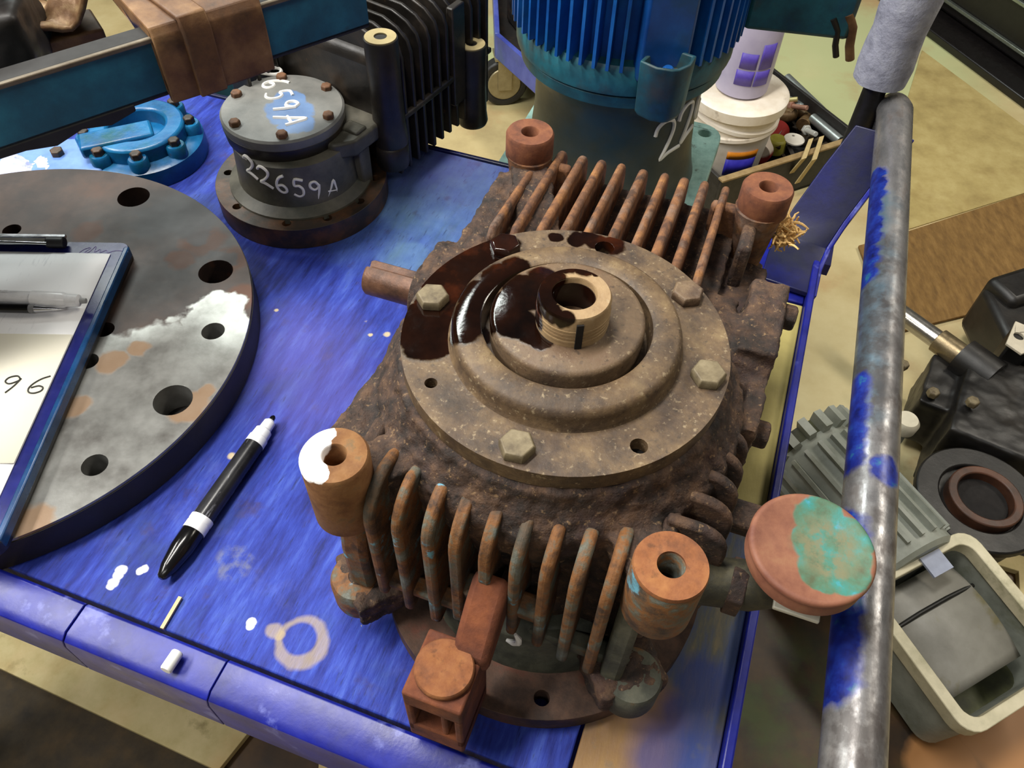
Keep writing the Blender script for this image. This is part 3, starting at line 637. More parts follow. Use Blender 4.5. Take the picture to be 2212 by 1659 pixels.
for d_ in (2, -43, -88, -133, -178):
    a = math.radians(d_); holes.append(circle(.1955 * math.cos(a), .1955 * math.sin(a), .0098, 28))
for d_, r_ in ((2.1, .1024), (-17.6, .1063), (103, .130), (47, .1045), (-62, .1045)):
    a = math.radians(d_); holes.append(circle(r_ * math.cos(a), r_ * math.sin(a), .0085, 24))
MB().cyl((0, 0, .0003), (0, 0, .004), .2235, n=120).build('hole_shade_disc', flat('disc_hole_shade', (22, 18, 16), rough=.8), disc)  # added dark disc: its colour gives the shade inside the holes
MB().ring((0, 0, .002), (0, 0, DZT - .003), .2252, .2235, 160).build('rim_shade_band', mat('shaded_flange_rim', [(0, (14, 12, 11)), (1, (34, 27, 23))], scale=20, rough=.6), disc)  # added dark band: shade on the disc's side is put into its colour
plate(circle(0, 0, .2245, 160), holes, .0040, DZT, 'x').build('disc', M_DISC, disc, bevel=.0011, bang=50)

# ------------------------------------------------------------------ clipboard, paper, pens on it
CB = at(285, 525, .045); CB.z = 0
cb = thing('clipboard', 'dark blue clipboard with metal clip holding white paper, lying on the flange disc', 'clipboard', (CB.x, CB.y, .0335), math.radians(2.0))
M_CB = mat('glossy_navy_clipboard', [(0, (18, 22, 66)), (1, (36, 40, 110))], scale=30, rough=.25, bump=.03)
# local: x to the right (board spans x<0), y upward (board spans y<0)
MB().prism(rrect(-.115, -.157, .23, .314, .010), .0, .0115).build('board', flat('black_board_core', (20, 20, 26), rough=.4), cb, bevel=.001)
MB().prism(rrect(-.1152, -.157, .2285, .3125, .009), .0115, .0122).build('board_face', M_CB, cb)
M_EDGE = mat('sky_blue_edge_binding', [(0, (12, 34, 66)), (1, (26, 74, 124))], scale=40, rough=.3, bump=.05)
MB().box((-.0022, -.157, .0085), (.0050, .300, .010)).build('edge_binding', M_EDGE, cb, bevel=.0012)
pp = MB(); nx, ny = 8, 18; vs = []
for j in range(ny + 1):
    for i in range(nx + 1):
        x = -.222 + .208 * i / nx; y = -.302 + .285 * j / ny
        vs.append((x, y, .0132 + .0012 * math.sin(3 * i / nx) * math.sin(2.2 * j / ny)))
pp.add(vs, [(j * (nx + 1) + i, j * (nx + 1) + i + 1, (j + 1) * (nx + 1) + i + 1, (j + 1) * (nx + 1) + i) for j in range(ny) for i in range(nx)])
ppo = pp.build('paper', mat('white_paper', [(0, (246, 246, 248)), (1, (252, 252, 253))], scale=8, rough=.9, bump=.02, layers=[dict(c=(206, 206, 212), m=('and', ('b', [(-.09, -.045, .013, .045), (-.10, -.115, .013, .05)], .01, 30, .3), ('n', 420, .6, .66, 2.0, (1, .12, 1))), op=.4)]), cb)
so = ppo.modifiers.new('thick', 'SOLIDIFY'); so.thickness = .0009
yp = MB().add([(-.222, -.245, .0148), (-.0135, -.245, .0148), (-.0135, -.118, .0149), (-.222, -.118, .0149)], [(0, 1, 2, 3)]).build('cream_slip', mat('cream_paper', [(0, (246, 241, 218)), (1, (250, 246, 230))], scale=8, rough=.9, bump=.02), cb)
so = yp.modifiers.new('thick', 'SOLIDIFY'); so.thickness = .0005
INK = flat('dark_ink', (44, 44, 40), rough=.7, bump=0)
wo = at(-4, 845, .050); c2, s2 = math.cos(-math.radians(2.0)), math.sin(-math.radians(2.0))
def cbl(px, py, z=.05):
    p = at(px, py, z) - Vector((CB.x, CB.y, 0)); return Vector((p.x * c2 - p.y * s2, p.x * s2 + p.y * c2, 0))
o9 = cbl(-16, 846)
writing('96', lambda x, y: Vector((o9.x + x * 1.15 + .15 * y, o9.y + y * .8 + x * .0, .01535)), .022, .0195, .0006, 'handwriting', INK, cb)
# script logo at the board head
o1 = cbl(165, 540); lg = MB()
pts = [(0, 0), (.004, .006), (.009, .008), (.005, .001), (.009, .002), (.013, .010), (.014, .002), (.018, .006), (.019, .0015), (.024, .005), (.026, .0015), (.031, .004), (.036, .0045), (.044, .003)]
lg.tube([Vector((o1.x + q.x, o1.y + q.y, .0124)) for q in smooth_poly(pts)], .0003, 5)
lg.build('script_logo', flat('silver_print', (150, 140, 190), rough=.4), cb)
# clip
M_CHR = flat('chrome_clip', (200, 200, 204), rough=.18, metal=.95, bump=0)
MB().box((-.130, -.006, .017), (.14, .012, .0016), (-.25, 0, 0)).box((-.130, .003, .0152), (.14, .004, .003)).build('clip', M_CHR, cb, bevel=.0006)
MB().tube([(-.198, -.012, .020), (-.13, -.012, .0215), (-.070, -.012, .020)], .0016, 10).build('clip_bar', M_CHR, cb)
MB().cyl((-.072, -.008, .018), (-.056, -.008, .018), .0052, n=20).build('clip_hinge', flat('black_hinge', (22, 20, 22)), cb, bevel=.001)
def pen(name, a, b, parts, label, cat, zoff):
    """a -> b along the pen axis; parts: (name, [(t, r)..], material)"""
    d_ = (b - a); L = d_.length; e = thing(name, label, cat, a, 0); q = d_.to_track_quat('Z', 'Y'); e.rotation_mode = 'XYZ'; e.rotation_euler = q.to_euler()
    for nm, pr, m in parts: MB().lathe([(r, t * L) for t, r in pr], 28).build(nm, m, e, smooth=35)
    return e
PW = flat('white_pen_plastic', (232, 232, 234), rough=.3); PB = flat('black_pen_plastic', (14, 13, 14), rough=.18, var=3)
M_BAND = mat('printed_black_barrel', [(0, (20, 20, 22)), (1, (44, 44, 48))], scale=30, rough=.3, bump=.05, layers=[dict(c=(168, 168, 176), m=('n', 240, .60, .66, 2.0, (1, 1, .14)), op=.55)])
M_GB = mat('grey_white_printed_barrel', [(0, (196, 196, 200)), (1, (226, 226, 228))], scale=30, rough=.3, bump=.03, layers=[dict(c=(96, 96, 100), m=('n', 200, .55, .62, 2.0, (1, 1, .1)), op=.6)])
ZP = .0492
a_, b_ = at(-160, 636, ZP + .006), at(186, 650, ZP + .006)
pen('paint_marker', a_, b_, [('barrel', [(0, .0062), (.66, .0062), (.67, .0058)], M_GB), ('shoulder', [(.67, .0070), (.86, .0068), (.88, .0056)], PW), ('collar', [(.88, .0056), (.955, .0052), (.965, .003)], PW), ('nib', [(.965, .0025), (1.0, .0022)], flat('grey_nib', (150, 150, 150)))],
    'white and grey paint marker lying across the clipboard paper', 'marker', 0)
a_, b_ = at(-150, 662, ZP + .0042), at(140, 668, ZP + .0042)
pen('ballpoint_pen', a_, b_, [('barrel', [(0, .0040), (.74, .0040)], PB), ('grip', [(.74, .0038), (.78, .0036)], flat('grey_grip', (120, 120, 122), rough=.3)), ('tip', [(.78, .0034), (.93, .0016), (.97, .0007), (1.0, .0004)], M_CHR)],
    'thin black ballpoint pen below the paint marker on the paper', 'pen', 0)
# marker on the blue deck
a_, b_ = at(347, 1250, .0088), at(592, 899, .0088)
pen('marker_pen', a_, b_, [('cap', [(0, .0020), (.01, .0036), (.06, .0062), (.16, .0085), (.255, .0088), (.262, .0082)], PB), ('band', [(.258, .0090), (.300, .0090), (.306, .0086), (.312, .0091), (.335, .0091)], PW), ('barrel', [(.330, .0084), (.80, .0080)], M_BAND), ('neck_band', [(.80, .0082), (.845, .0080), (.85, .0072)], PW), ('shoulder', [(.845, .0074), (.895, .0070), (.905, .0052), (.955, .0048), (.968, .0030)], PW), ('nib', [(.966, .0024), (.99, .0022), (1.0, .0012)], PB)],
    'black marker pen with white collar lying on the blue deck', 'marker', 0)

# ------------------------------------------------------------------ second gearbox with white numbers
CVO = (-.0090, .0020, 0)
M_STRAPB = mat('brown_rust_bolt', [(0, (58, 38, 26)), (1, (132, 92, 62))], scale=80, rough=.7, bump=.3)
MG = Vector((-.2300, .6980, 0)); MA = math.radians(60 - 90)
mg = thing('worm_gearbox', 'grimy black and grey gearbox with white handwritten numbers on its round pedestal', 'gearbox', MG, MA)
M_BLACK = mat('oily_black_cast_iron', [(0, (14, 12, 10)), (.5, (34, 30, 26)), (.9, (60, 50, 40)), (1, (84, 62, 42))], scale=30, rough=.42, bump=.4, bscale=140, bdist=.001, layers=[dict(c=(120, 92, 60), m=('n', 60, .68, .74, 3.0), op=.6)])
M_PED = mat('grimy_grey_pedestal_paint', [(0, (38, 36, 30)), (.4, (74, 72, 62)), (.8, (104, 100, 88)), (1, (84, 66, 46))], scale=18, rough=.5, bump=.3, bscale=140, layers=[dict(c=(40, 58, 58), m=('n', 16, .56, .7, 6.0), op=.5), dict(c=(110, 36, 26), m=('n', 40, .7, .76, 6.6), op=.7)])
M_TOPC = mat('grey_cover_with_blue_patch', [(0, (84, 84, 80)), (.5, (112, 112, 108)), (1, (132, 130, 124))], scale=22, rough=.45, bump=.25, bscale=160,
  layers=[dict(c=[(0, (78, 106, 150)), (1, (104, 134, 176))], m=('b', [(.004, -.002, .101, .024), (.022, -.012, .101, .018), (-.010, .014, .101, .016)], .008, 60, .06))])
M_FLG = mat('rust_spotted_black_flange', [(0, (22, 18, 14)), (.5, (48, 38, 28)), (.85, (92, 60, 34)), (1, (120, 104, 92))], scale=28, rough=.5, bump=.4, bscale=140)
plate(circle(0, 0, .0885, 80), [circle(.0775 * math.cos(a), .0775 * math.sin(a), .0046, 16) for a in [math.radians(x) for x in (-30 + MA * 0, -60, -90 - 15, -150, 165, 120, 75, 30, 0)]], .0003, .024, 'x').build('base_flange', M_FLG, mg, bevel=.0025)
MB().lathe([(.074, .020), (.0735, .026), (.063, .032), (.0605, .066), (.0600, .076), (.055, .078)], 64).build('pedestal', M_PED, mg, smooth=40)
MB().box((-.066, .000, .054), (.010, .030, .066), (0, 0, .35)).build('pedestal_rib', M_PED, mg, bevel=.002)
MB().box((.055, .030, .054), (.022, .016, .066)).build('pedestal_rib', M_PED, mg, bevel=.002)
MB().lathe([(.054, .072), (.0590, .077), (.0605, .090), (.058, .092)], 64, CVO).build('cover_seat', M_BLACK, mg, smooth=40)
MB().prism([(-.088, .012), (-.064, -.004), (.056, -.004), (.070, .014), (.070, .068), (-.088, .068)], .066, .084).build('upper_housing', M_PED, mg, bevel=.003)
for vv in (.012, .026, .040, .054):
    MB().box((-.072, vv, .112), (.026, .004, .056)).build('fin', M_BLACK, mg, bevel=.0012)
MB().lathe([(.0595, .089), (.0605, .091), (.0605, .0985), (.0585, .1005), (.030, .1020)], 64, CVO).build('cover_plate', M_TOPC, mg, smooth=40)
for k in range(6):
    a = math.radians(60 * k + 12); x, y = .0510 * math.cos(a), .0510 * math.sin(a)
    MB().lathe([(.0056, .100), (.0056, .1050), (.0045, .1060)], 6, (x + CVO[0], y + CVO[1], 0), Matrix.Rotation(k, 3, 'Z')).build('bolt', M_STRAPB, mg, bevel=.0005)

MB().box((0, .155, .087), (.140, .190, .127)).build('housing', M_BLACK, mg, bevel=.014, seg=3)
for i in range(12):
    y = .070 + i * .0152
    pf = []
    for k in range(9):
        a = PI * k / 8; pf.append((-.052 * math.cos(a) - .028 * (1 if math.cos(a) > 0 else -1 if math.cos(a) < 0 else 0), .140 + .030 * math.sin(a)))
    pf = [(-.080, .016)] + pf + [(.080, .016)]
    MB().prism(pf, y - .0022, y + .0022, lambda a, b, c: (a, c, b)).build('fin', M_BLACK, mg, bevel=.0012)
MB().box((.0775, .150, .078), (.007, .190, .006)).build('side_rail', M_BLACK, mg, bevel=.0015)
MB().box((.0775, .180, .10), (.0085, .022, .11)).build('side_web', M_BLACK, mg, bevel=.0015)
M_BTAN = flat('bare_tan_boss_face', (186, 168, 120), rough=.6)
for (x, y, zt) in ((.0660, .0654, .168), (-.066, .0654, .168), (.072, .2080, .100)):
    MB().lathe([(.0165, max(.004, zt - .115)), (.018, max(.008, zt - .110)), (.0165, max(.02, zt - .085)), (.016, zt - .05), (.0165, zt - .001), (.016, zt)], 40, (x + .006 * (1 if x > 0 else -1), y, 0)).build('boss', M_BLACK, mg, smooth=50)
    bt = MB().lathe([(.0062, zt - .002), (.0150, zt - .002), (.0150, zt + .0012), (.0062, zt + .0012)], 40, (x + .006 * (1 if x > 0 else -1), y, 0), close=True).build('boss_face', M_BTAN, mg)
    MB().cyl((x + .006 * (1 if x > 0 else -1), y, zt - .004), (x + .006 * (1 if x > 0 else -1), y, zt - .0005), .0063).build('boss_hole_shade', DARKHOLE, mg)
MB().lathe([(.0165, 0), (.0175, .004), (.0175, .024), (.016, .026)], 32, (.073, .064, .030)).build('foot_boss', M_BLACK, mg)
# numbers on the pedestal: laid round the cylinder, facing the camera
def on_ped(x, y, ang0=-82.0, z0=.046, tilt=-.36):
    a = math.radians(ang0) - MA + x / .0612
    z = z0 + y + tilt * x
    return Vector((.0612 * math.cos(a), .0612 * math.sin(a), z))
writing('22659A', lambda x, y: on_ped(x - .048, y), .0205, .0156, .0015, 'painted_number', WHITE_MARK, mg, .001)
t0 = Matrix.Rotation(-MA, 3, 'Z')
def on_top(x, y):
    p = at(566, 150, .102); q = at(655, 316, .102); ux = (q - p).normalized(); uy = Vector((-ux.y, ux.x, 0))
    w_ = p + ux * x + uy * (y - .008) - MG; w_ = t0 @ Vector((w_.x, w_.y, 0)); r = w_.length
    return Vector((w_.x, w_.y, .1010 + .0014 * max(0, (1 - r / .055))))
writing('2659A', on_top, .026, .0225, .0018, 'painted_number', WHITE_MARK, mg, .002)

# ------------------------------------------------------------------ bright blue castings by the far left edge
M_CYAN = mat('bright_blue_casting_paint', [(0, (8, 62, 96)), (.5, (16, 88, 138)), (1, (30, 116, 164))], scale=20, rough=.3, bump=.3, bscale=120, layers=[dict(c=(18, 78, 66), m=('n', 24, .50, .64, 2.0), op=.7), dict(c=(60, 44, 30), m=('n', 60, .68, .74, 4.0), op=.7)])
bc = at(300, 285, .03); bc.z = 0
pc = thing('pump_casing', 'bright blue cast flange casing with bolt bosses behind the flange disc', 'casing', bc, .3)
MB().lathe([(.066, .0003), (.0665, .010), (.0655, .020), (.060, .023)], 64).build('flange', M_CYAN, pc, smooth=40)
MB().ring((0, 0, .020), (0, 0, .040), .050, .030, 56).build('raised_ring', M_CYAN, pc, bevel=.003)
MB().box((-.02, -.018, .036), (.075, .030, .014), (0, 0, .15)).build('bridge', M_CYAN, pc, bevel=.003)
for k in range(8):
    a = 2 * PI * k / 8
    MB().lathe([(.0105, .02), (.0105, .032), (.009, .034)], 24, (.0545 * math.cos(a), .0545 * math.sin(a), 0)).build('bolt_boss', M_CYAN, pc, smooth=40)
    MB().lathe([(.0062, .033), (.0062, .040), (.005, .041)], 6, (.0545 * math.cos(a), .0545 * math.sin(a), 0)).build('bolt', M_FLG, pc, bevel=.0005)
bp_ = at(112, 340, .02); bp_.z = 0
bq = thing('cover_plate', 'pale blue painted plate with a bolt beside the bright blue casing', 'plate', bp_, .1)
MB().box((0, 0, .012), (.12, .06, .0235)).build('plate', mat('pale_blue_plate', [(0, (70, 104, 168)), (1, (112, 148, 204))], scale=30, rough=.4, bump=.2), bq, bevel=.003)
MB().lathe([(.007, .0235), (.007, .029), (.006, .030)], 6, (.008, .0, 0)).build('bolt', M_FLG, bq, bevel=.0005)
rg = at(20, 352, .03); rg.z = 0
rmb = MB(); vs = []; rng = random.Random(11); n_ = 14
for j in range(n_ + 1):
    for i in range(n_ + 1):
        x = (i / n_ - .5) * .10; y = (j / n_ - .5) * .07
        vs.append((x, y, .006 + .022 * max(0, 1 - (x / .055) ** 2) * max(0, 1 - (y / .04) ** 2) + .004 * math.sin(i * 1.3 + j * .6)))
rmb.add(vs, [(j * (n_ + 1) + i, j * (n_ + 1) + i + 1, (j + 1) * (n_ + 1) + i + 1, (j + 1) * (n_ + 1) + i) for j in range(n_) for i in range(n_)])
ro = rmb.build('shop_rag', mat('blue_white_check_cloth', [(0, (150, 158, 200)), (1, (206, 208, 228))], scale=30, rough=.9, bump=.3, layers=[dict(c=(96, 110, 170), m=('n', 90, .55, .6, 2.0, (1, .15, 1)), op=.6)])); ro.location = rg
so = ro.modifiers.new('thick', 'SOLIDIFY'); so.thickness = .002
tag(ro, 'crumpled blue and white cloth at the left edge above the flange disc', 'cloth')

# ------------------------------------------------------------------ teal steel skid across the top left
SE = Vector((-.134, .671, 0)); sa = math.radians(40); se = Vector((math.cos(sa), math.sin(sa), 0)); sn = Vector((-math.sin(sa), math.cos(sa), 0))
def on_face(px, py, off=0.0):
    v = ray(px, py); o = Vector((0, 0, CAM_H)); q = SE - sn * off
    t = (q - o).dot(sn) / v.dot(sn); p = o + v * t
    return (SE - p).dot(se), p.z
sk = thing('steel_skid', 'teal painted steel beam frame with rusty strap crossing the top left corner', 'frame', SE, sa)
# local: x along the beam (beam spans x<0), y to the back
M_TEAL = mat('dark_teal_beam_paint', [(0, (16, 50, 66)), (.5, (24, 84, 108)), (.85, (34, 108, 132)), (1, (48, 76, 78))], scale=14, rough=.5, bump=.25, bscale=120, layers=[dict(c=(36, 28, 22), m=('n', 16, .58, .7, 2.0), op=.75), dict(c=(28, 44, 92), m=('n', 10, .55, .7, 5.0), op=.6)])
M_DARKST = mat('dark_greasy_steel', [(0, (14, 12, 12)), (.6, (32, 28, 26)), (1, (60, 46, 34))], scale=20, rough=.5, bump=.3, bscale=120)
M_STRAP = mat('rusty_tan_strap', [(0, (48, 30, 17)), (.4, (88, 58, 32)), (.8, (122, 90, 56)), (1, (140, 112, 80))], scale=26, rough=.6, bump=.4, bscale=140, layers=[dict(c=(48, 32, 20), m=('n', 18, .56, .68, 3.0), op=.7)])
MB().box((-.36, .003, .2255), (.72, .006, .045)).build('front_web', M_TEAL, sk, bevel=.0012)
MB().box((-.36, .009, .2465), (.72, .018, .005)).build('top_flange', flat('blackened_flange', (20, 18, 17), rough=.7), sk, bevel=.0012)
MB().box((-.36, .0285, .2045), (.72, .057, .005)).build('bottom_flange', M_DARKST, sk, bevel=.0012)
MB().box((-.36, -.0025, .2478), (.72, .004, .004)).build('edge_bead', mat('worn_bare_edge', [(0, (70, 58, 44)), (1, (122, 112, 96))], scale=40, rough=.5, metal=.4), sk, bevel=.001)
MB().box((-.003, .22, .2255), (.006, .43, .045)).build('end_beam', M_TEAL, sk, bevel=.0012)
MB().box((-.50, .125, .205), (.44, .19, .006)).build('deck_plate', flat('blackened_deck_plate', (16, 15, 17), rough=.7), sk)
for x, y in ((-.02, .42), (-.70, .42), (-.70, .05)):
    MB().box((x, y, (.202 + FZ) / 2), (.05, .05, .202 - FZ)).build('leg', M_TEAL, sk, bevel=.002)
# strap wrapped over the beam
def seg_strap(px0, px1, proud, name, m, zlo=.190):
    s0 = on_face(px0, 150)[0]; s1 = on_face(px1, 90)[0]
    x0, x1 = -max(s0, s1), -min(s0, s1)
    mb = MB().box(((x0 + x1) / 2, -proud / 2 - .001, (zlo + .2515) / 2), (x1 - x0, proud, .2515 - zlo)).box(((x0 + x1) / 2, .040 - proud, .2505 + proud / 2), (x1 - x0, .09, proud))
    return mb, x0, x1
mb, x0, x1 = seg_strap(345, 575, .006, 'strap', M_STRAP)
ms = MB(); yz = [(-.008, .198), (-.008, .250), (-.004, .257), (.05, .2595), (.12, .254), (.12, .251), (.05, .2555), (-.002, .2525), (-.002, .198)]
n = len(yz)
ms.add([(x, y, z) for x in (x0, x1) for y, z in yz], [tuple(range(n)), tuple(range(n, 2 * n))] + [(i, (i + 1) % n, n + (i + 1) % n, n + i) for i in range(n)])
ms.build('strap', M_STRAP, sk, bevel=.0015, disp=.002, dscale=.02, sub=2)
xm = x0 + (x1 - x0) * .36
ms = MB(); yz2 = [(y - .004 if y < 0 else y, z + (.004 if z > .25 else 0)) for y, z in yz]
ms.add([(x + (.0 if z < .24 else -.012 * (y + .01) / .1), y, z) for x in (xm - .010, xm + .012) for y, z in yz2], [tuple(range(n)), tuple(range(n, 2 * n))] + [(i, (i + 1) % n, n + (i + 1) % n, n + i) for i in range(n)])
ms.build('strap_rib', M_STRAP, sk, bevel=.0025)
# ragged black sealing strip hanging under the front
rng = random.Random(5); top = []; bot = []
for i in range(25):
    x = -.70 + i * .0205; top.append((x, .2045)); bot.append((x, .188 + rng.uniform(-.004, .004) + .010 * (i / 24) ** 2))
MB().prism(top + bot[::-1], -.003, .012, lambda a, b, c: (a, c + .002, b)).build('seal_strip', flat('black_rubber_strip', (14, 14, 16), rough=.6), sk, bevel=.001)
# rusty crumpled bracket on the skid
cq = at(120, 45, .225)
cr = thing('rusty_bracket', 'crumpled rusty sheet bracket lying on the skid in the top left corner', 'bracket', (cq.x, cq.y, .2082), .6)
M_CRUM = mat('rusty_crumpled_sheet', [(0, (52, 34, 22)), (.5, (110, 80, 52)), (.9, (156, 134, 96)), (1, (96, 104, 62))], scale=30, rough=.5, metal=.3, bump=.5, bscale=120)
def wavy(name, w_, d_, h, seed, m, parent, off=(0, 0, 0), th=.004):
    rng = random.Random(seed); k = 10; vs = []
    ph = [rng.uniform(0, 6) for _ in range(4)]
    for j in range(k + 1):
        for i in range(k + 1):
            x = (i / k - .5) * w_; y = (j / k - .5) * d_
            vs.append((x + off[0], y + off[1], off[2] + h * (i / k) ** 2 + .010 * math.sin(ph[0] + i * .8) * math.cos(ph[1] + j * .7) + .012))
    o = MB().add(vs, [(j * (k + 1) + i, j * (k + 1) + i + 1, (j + 1) * (k + 1) + i + 1, (j + 1) * (k + 1) + i) for j in range(k) for i in range(k)]).build(name, m, parent, smooth=60)
    s_ = o.modifiers.new('thick', 'SOLIDIFY'); s_.thickness = th
    return o
wavy('folded_sheet', .075, .05, .035, 2, M_CRUM, cr); wavy('upright_flap', .05, .035, -.02, 4, M_CRUM, cr, (-.02, .02, .02))
MB().box((0, 0, .006), (.06, .04, .0115)).build('foot_plate', M_STRAP, cr, bevel=.002)
cq = at(-35, 62, .25)
lm = thing('dark_casting', 'dark brown greasy casting at the far left of the skid', 'casting', (cq.x - .01, cq.y + .015, .2082), .3)
MB().box((0, 0, .03), (.07, .08, .058)).cyl((0, .0, .02), (0, 0, .085), .028).build('body', M_DARKST, lm, remesh=.003, disp=.006, dscale=.02)
MB().ring((0, 0, .083), (0, 0, .094), .032, .016).build('collar', M_STRAP, lm, bevel=.002)

# ------------------------------------------------------------------ big blue finned motor
mo = Vector((.113, .894, 0))
MBASE = -.10
stand = MB().box((mo.x, mo.y, (MBASE + FZ) / 2), (.18, .18, MBASE - FZ - .001)).build('timber_block', BOARD_C, bevel=.004)
tag(stand, 'timber block standing behind the cart under the blue motor', 'block')
mt = thing('electric_motor', 'large blue finned electric motor on a dark teal pedestal behind the rusty gearbox', 'motor', (mo.x, mo.y, 0))
M_MBLUE = mat('blue_motor_paint', [(0, (8, 50, 104)), (.5, (14, 76, 146)), (.85, (22, 98, 170)), (1, (32, 84, 116))], scale=11, rough=.4, bump=.2, bscale=90, layers=[dict(c=(14, 62, 74), m=('n', 12, .52, .68, 2.0), op=.7), dict(c=(40, 44, 40), m=('n', 40, .66, .74, 4.0), op=.6)])
M_MTEAL = mat('grimy_teal_motor_paint', [(0, (22, 40, 42)), (.4, (24, 70, 82)), (.7, (32, 98, 110)), (1, (54, 62, 58))], scale=14, rough=.5, bump=.25, bscale=100, layers=[dict(c=(28, 74, 118), m=('n', 12, .54, .68, 7.0), op=.6), dict(c=(58, 54, 46), m=('n', 20, .58, .7, 5.0), op=.6)])
M_MGREY = mat('dark_grey_green_pedestal', [(0, (36, 42, 40)), (.5, (58, 64, 60)), (.85, (76, 78, 72)), (1, (36, 74, 84))], scale=12, rough=.45, bump=.25, bscale=120, layers=[dict(c=(24, 62, 84), m=('and', ('b', [(0, -.09, .06, .09), (.03, -.09, .045, .07)], .03, 20, .4), ('n', 14, .4, .6, 1.0)), op=.7)])
M_PALE = mat('pale_teal_flaking_flange', [(0, (92, 122, 116)), (.5, (124, 158, 150)), (1, (146, 176, 168))], scale=50, rough=.7, bump=.5, bscale=160, layers=[dict(c=(60, 62, 54), m=('n', 60, .6, .68, 5.0), op=.8)])
plate(rrect(0, 0, .262, .262, .03), [circle(sx * .108, sy * .108, .009, 16) for sx in (-1, 1) for sy in (-1, 1)], MBASE, MBASE + .02, 'x').build('base_plate', M_PALE, mt, bevel=.002).rotation_euler = (0, 0, GA)
MB().lathe([(.112, MBASE + .018), (.108, MBASE + .03), (.102, -.04), (.0985, 0), (.0985, .045), (.104, .062), (.112, .068)], 72).build('pedestal', M_MGREY, mt, smooth=40)
MB().lathe([(.112, .066), (.1175, .068), (.1185, .080), (.115, .083)], 72).build('lower_band', M_MTEAL, mt, smooth=40)
MB().lathe([(.114, .082), (.1225, .085), (.1235, .089), (.1235, .112), (.120, .117), (.112, .118)], 72).build('end_bell', M_MTEAL, mt, smooth=40)
MB().lathe([(.108, .115), (.108, .48)], 72).build('stator_body', M_MBLUE, mt)
fin0 = MB().box((.1175, 0, .300), (.024, .0034, .37)).mesh('fin')
fin0.materials.append(M_MBLUE)
for k in range(56):
    a = 360 * k / 56
    if -92 < ((a + 180) % 360) - 180 < -62: continue
    f = bpy.data.objects.new('fin', fin0); COL.objects.link(f); f.parent = mt; f.rotation_euler = (0, 0, math.radians(a))
la = math.radians(-77); lc = Vector((.1400 * math.cos(la), .1400 * math.sin(la), 0)); LR_ = Matrix.Rotation(la + PI / 2, 3, 'Z')
MB().box(lc * .845 + Vector((0, 0, .29)), (.054, .020, .37), LR_).build('lug_pad', M_MBLUE, mt, bevel=.004)
pf = [(-.030, .004), (-.018, -.012), (-.004, -.019), (.004, -.019), (.018, -.012), (.030, .004), (.018, .016), (-.018, .016)]
lug = MB()
zz = [(.074, .80), (.080, .93), (.135, 1.0)]
vs = []
for z, s_ in zz: vs += [lc + LR_ @ Vector((x * s_, y * s_, 0)) + Vector((0, 0, z)) for x, y in pf]
vs += [lc + LR_ @ Vector((x * .86, y * .80, 0)) + Vector((0, 0, .1352)) for x, y in pf]
vs += [lc + LR_ @ Vector((x * .80, y * .72, 0)) + Vector((0, 0, .118)) for x, y in pf]
n = 8
lug.add(vs, [tuple(range(n))] + [(j * n + i, j * n + (i + 1) % n, (j + 1) * n + (i + 1) % n, (j + 1) * n + i) for j in range(4) for i in range(n)])
lug.build('lifting_lug', M_MTEAL, mt, smooth=50, bevel=.0015)
MB().prism([(x * .81, y * .73) for x, y in pf], .116, .119, lambda a, b, c: lc + LR_ @ Vector((a, b, 0)) + Vector((0, 0, c))).build('lug_recess', M_STRAP, mt)
MB().lathe([(.006, 0), (.006, .008), (.004, .010)], 16, lc + Vector((0, 0, .118))).build('lug_stud', M_MBLUE, mt)
MB().box((.190, .015, .185), (.115, .09, .15), (0, 0, -.15)).build('terminal_box', M_MTEAL, mt, bevel=.006)
MB().box((.135, .02, .200), (.05, .07, .10)).build('box_mount', M_MTEAL, mt, bevel=.005)
for (pxa, pxb, r) in (((1800, 40), (1806, 122), .0035), ((1833, 30), (1836, 128), .0050)):
    a_ = at(pxa[0], pxa[1], .20) ; 
    v = ray(*pxa); ta = .86 / v.y; A3 = Vector((0, 0, CAM_H)) + v * ta; v = ray(*pxb); tb = .86 / v.y; B3 = Vector((0, 0, CAM_H)) + v * tb
    A3 -= mo; B3 -= mo
    MB().tube([A3, A3.lerp(B3, .3) + Vector((.004, 0, 0)), A3.lerp(B3, .7), B3], r, 12).build('cable_tail', M_STRAP if r > .004 else M_DARKST, mt)
def on_mp(x, y):
    # digits climb to the right round the pedestal
    t = .30; xx = x * math.cos(t) - y * math.sin(t); yy = x * math.sin(t) + y * math.cos(t)
    a = math.radians(-60) + xx / .0992
    return Vector((.0990 * math.cos(a), .0990 * math.sin(a), -.020 + yy))
writing('226', on_mp, .052, .034, .0024, 'painted_number', WHITE_MARK, mt)

# ------------------------------------------------------------------ dolly with caster on the floor behind
dA = at(1074, 98, -.44); dB = at(1195, 205, -.44); dC = at(1062, -160, -.44)
dl = thing('caster_dolly', 'blue steel dolly frame with a caster wheel on the floor left of the blue motor', 'dolly', (dA.x, dA.y, 0))
def bar(a, b, wz, th, name, m, parent, org):
    d_ = b - a; return MB().box((a + b) / 2 - org, (d_.length, th, wz), Matrix.Rotation(math.atan2(d_.y, d_.x), 3, 'Z')).build(name, m, parent, bevel=.002)
org = Vector((dA.x, dA.y, 0))
M_DOL = mat('scuffed_blue_dolly_paint', [(0, (34, 42, 110)), (.5, (58, 70, 150)), (1, (86, 98, 176))], scale=10, rough=.45, bump=.2, layers=[dict(c=(60, 84, 100), m=('n', 10, .55, .7, 2.0), op=.6)])
dE = dB + (dB - dA) * 1.4; dF = dC + (dE - dA)
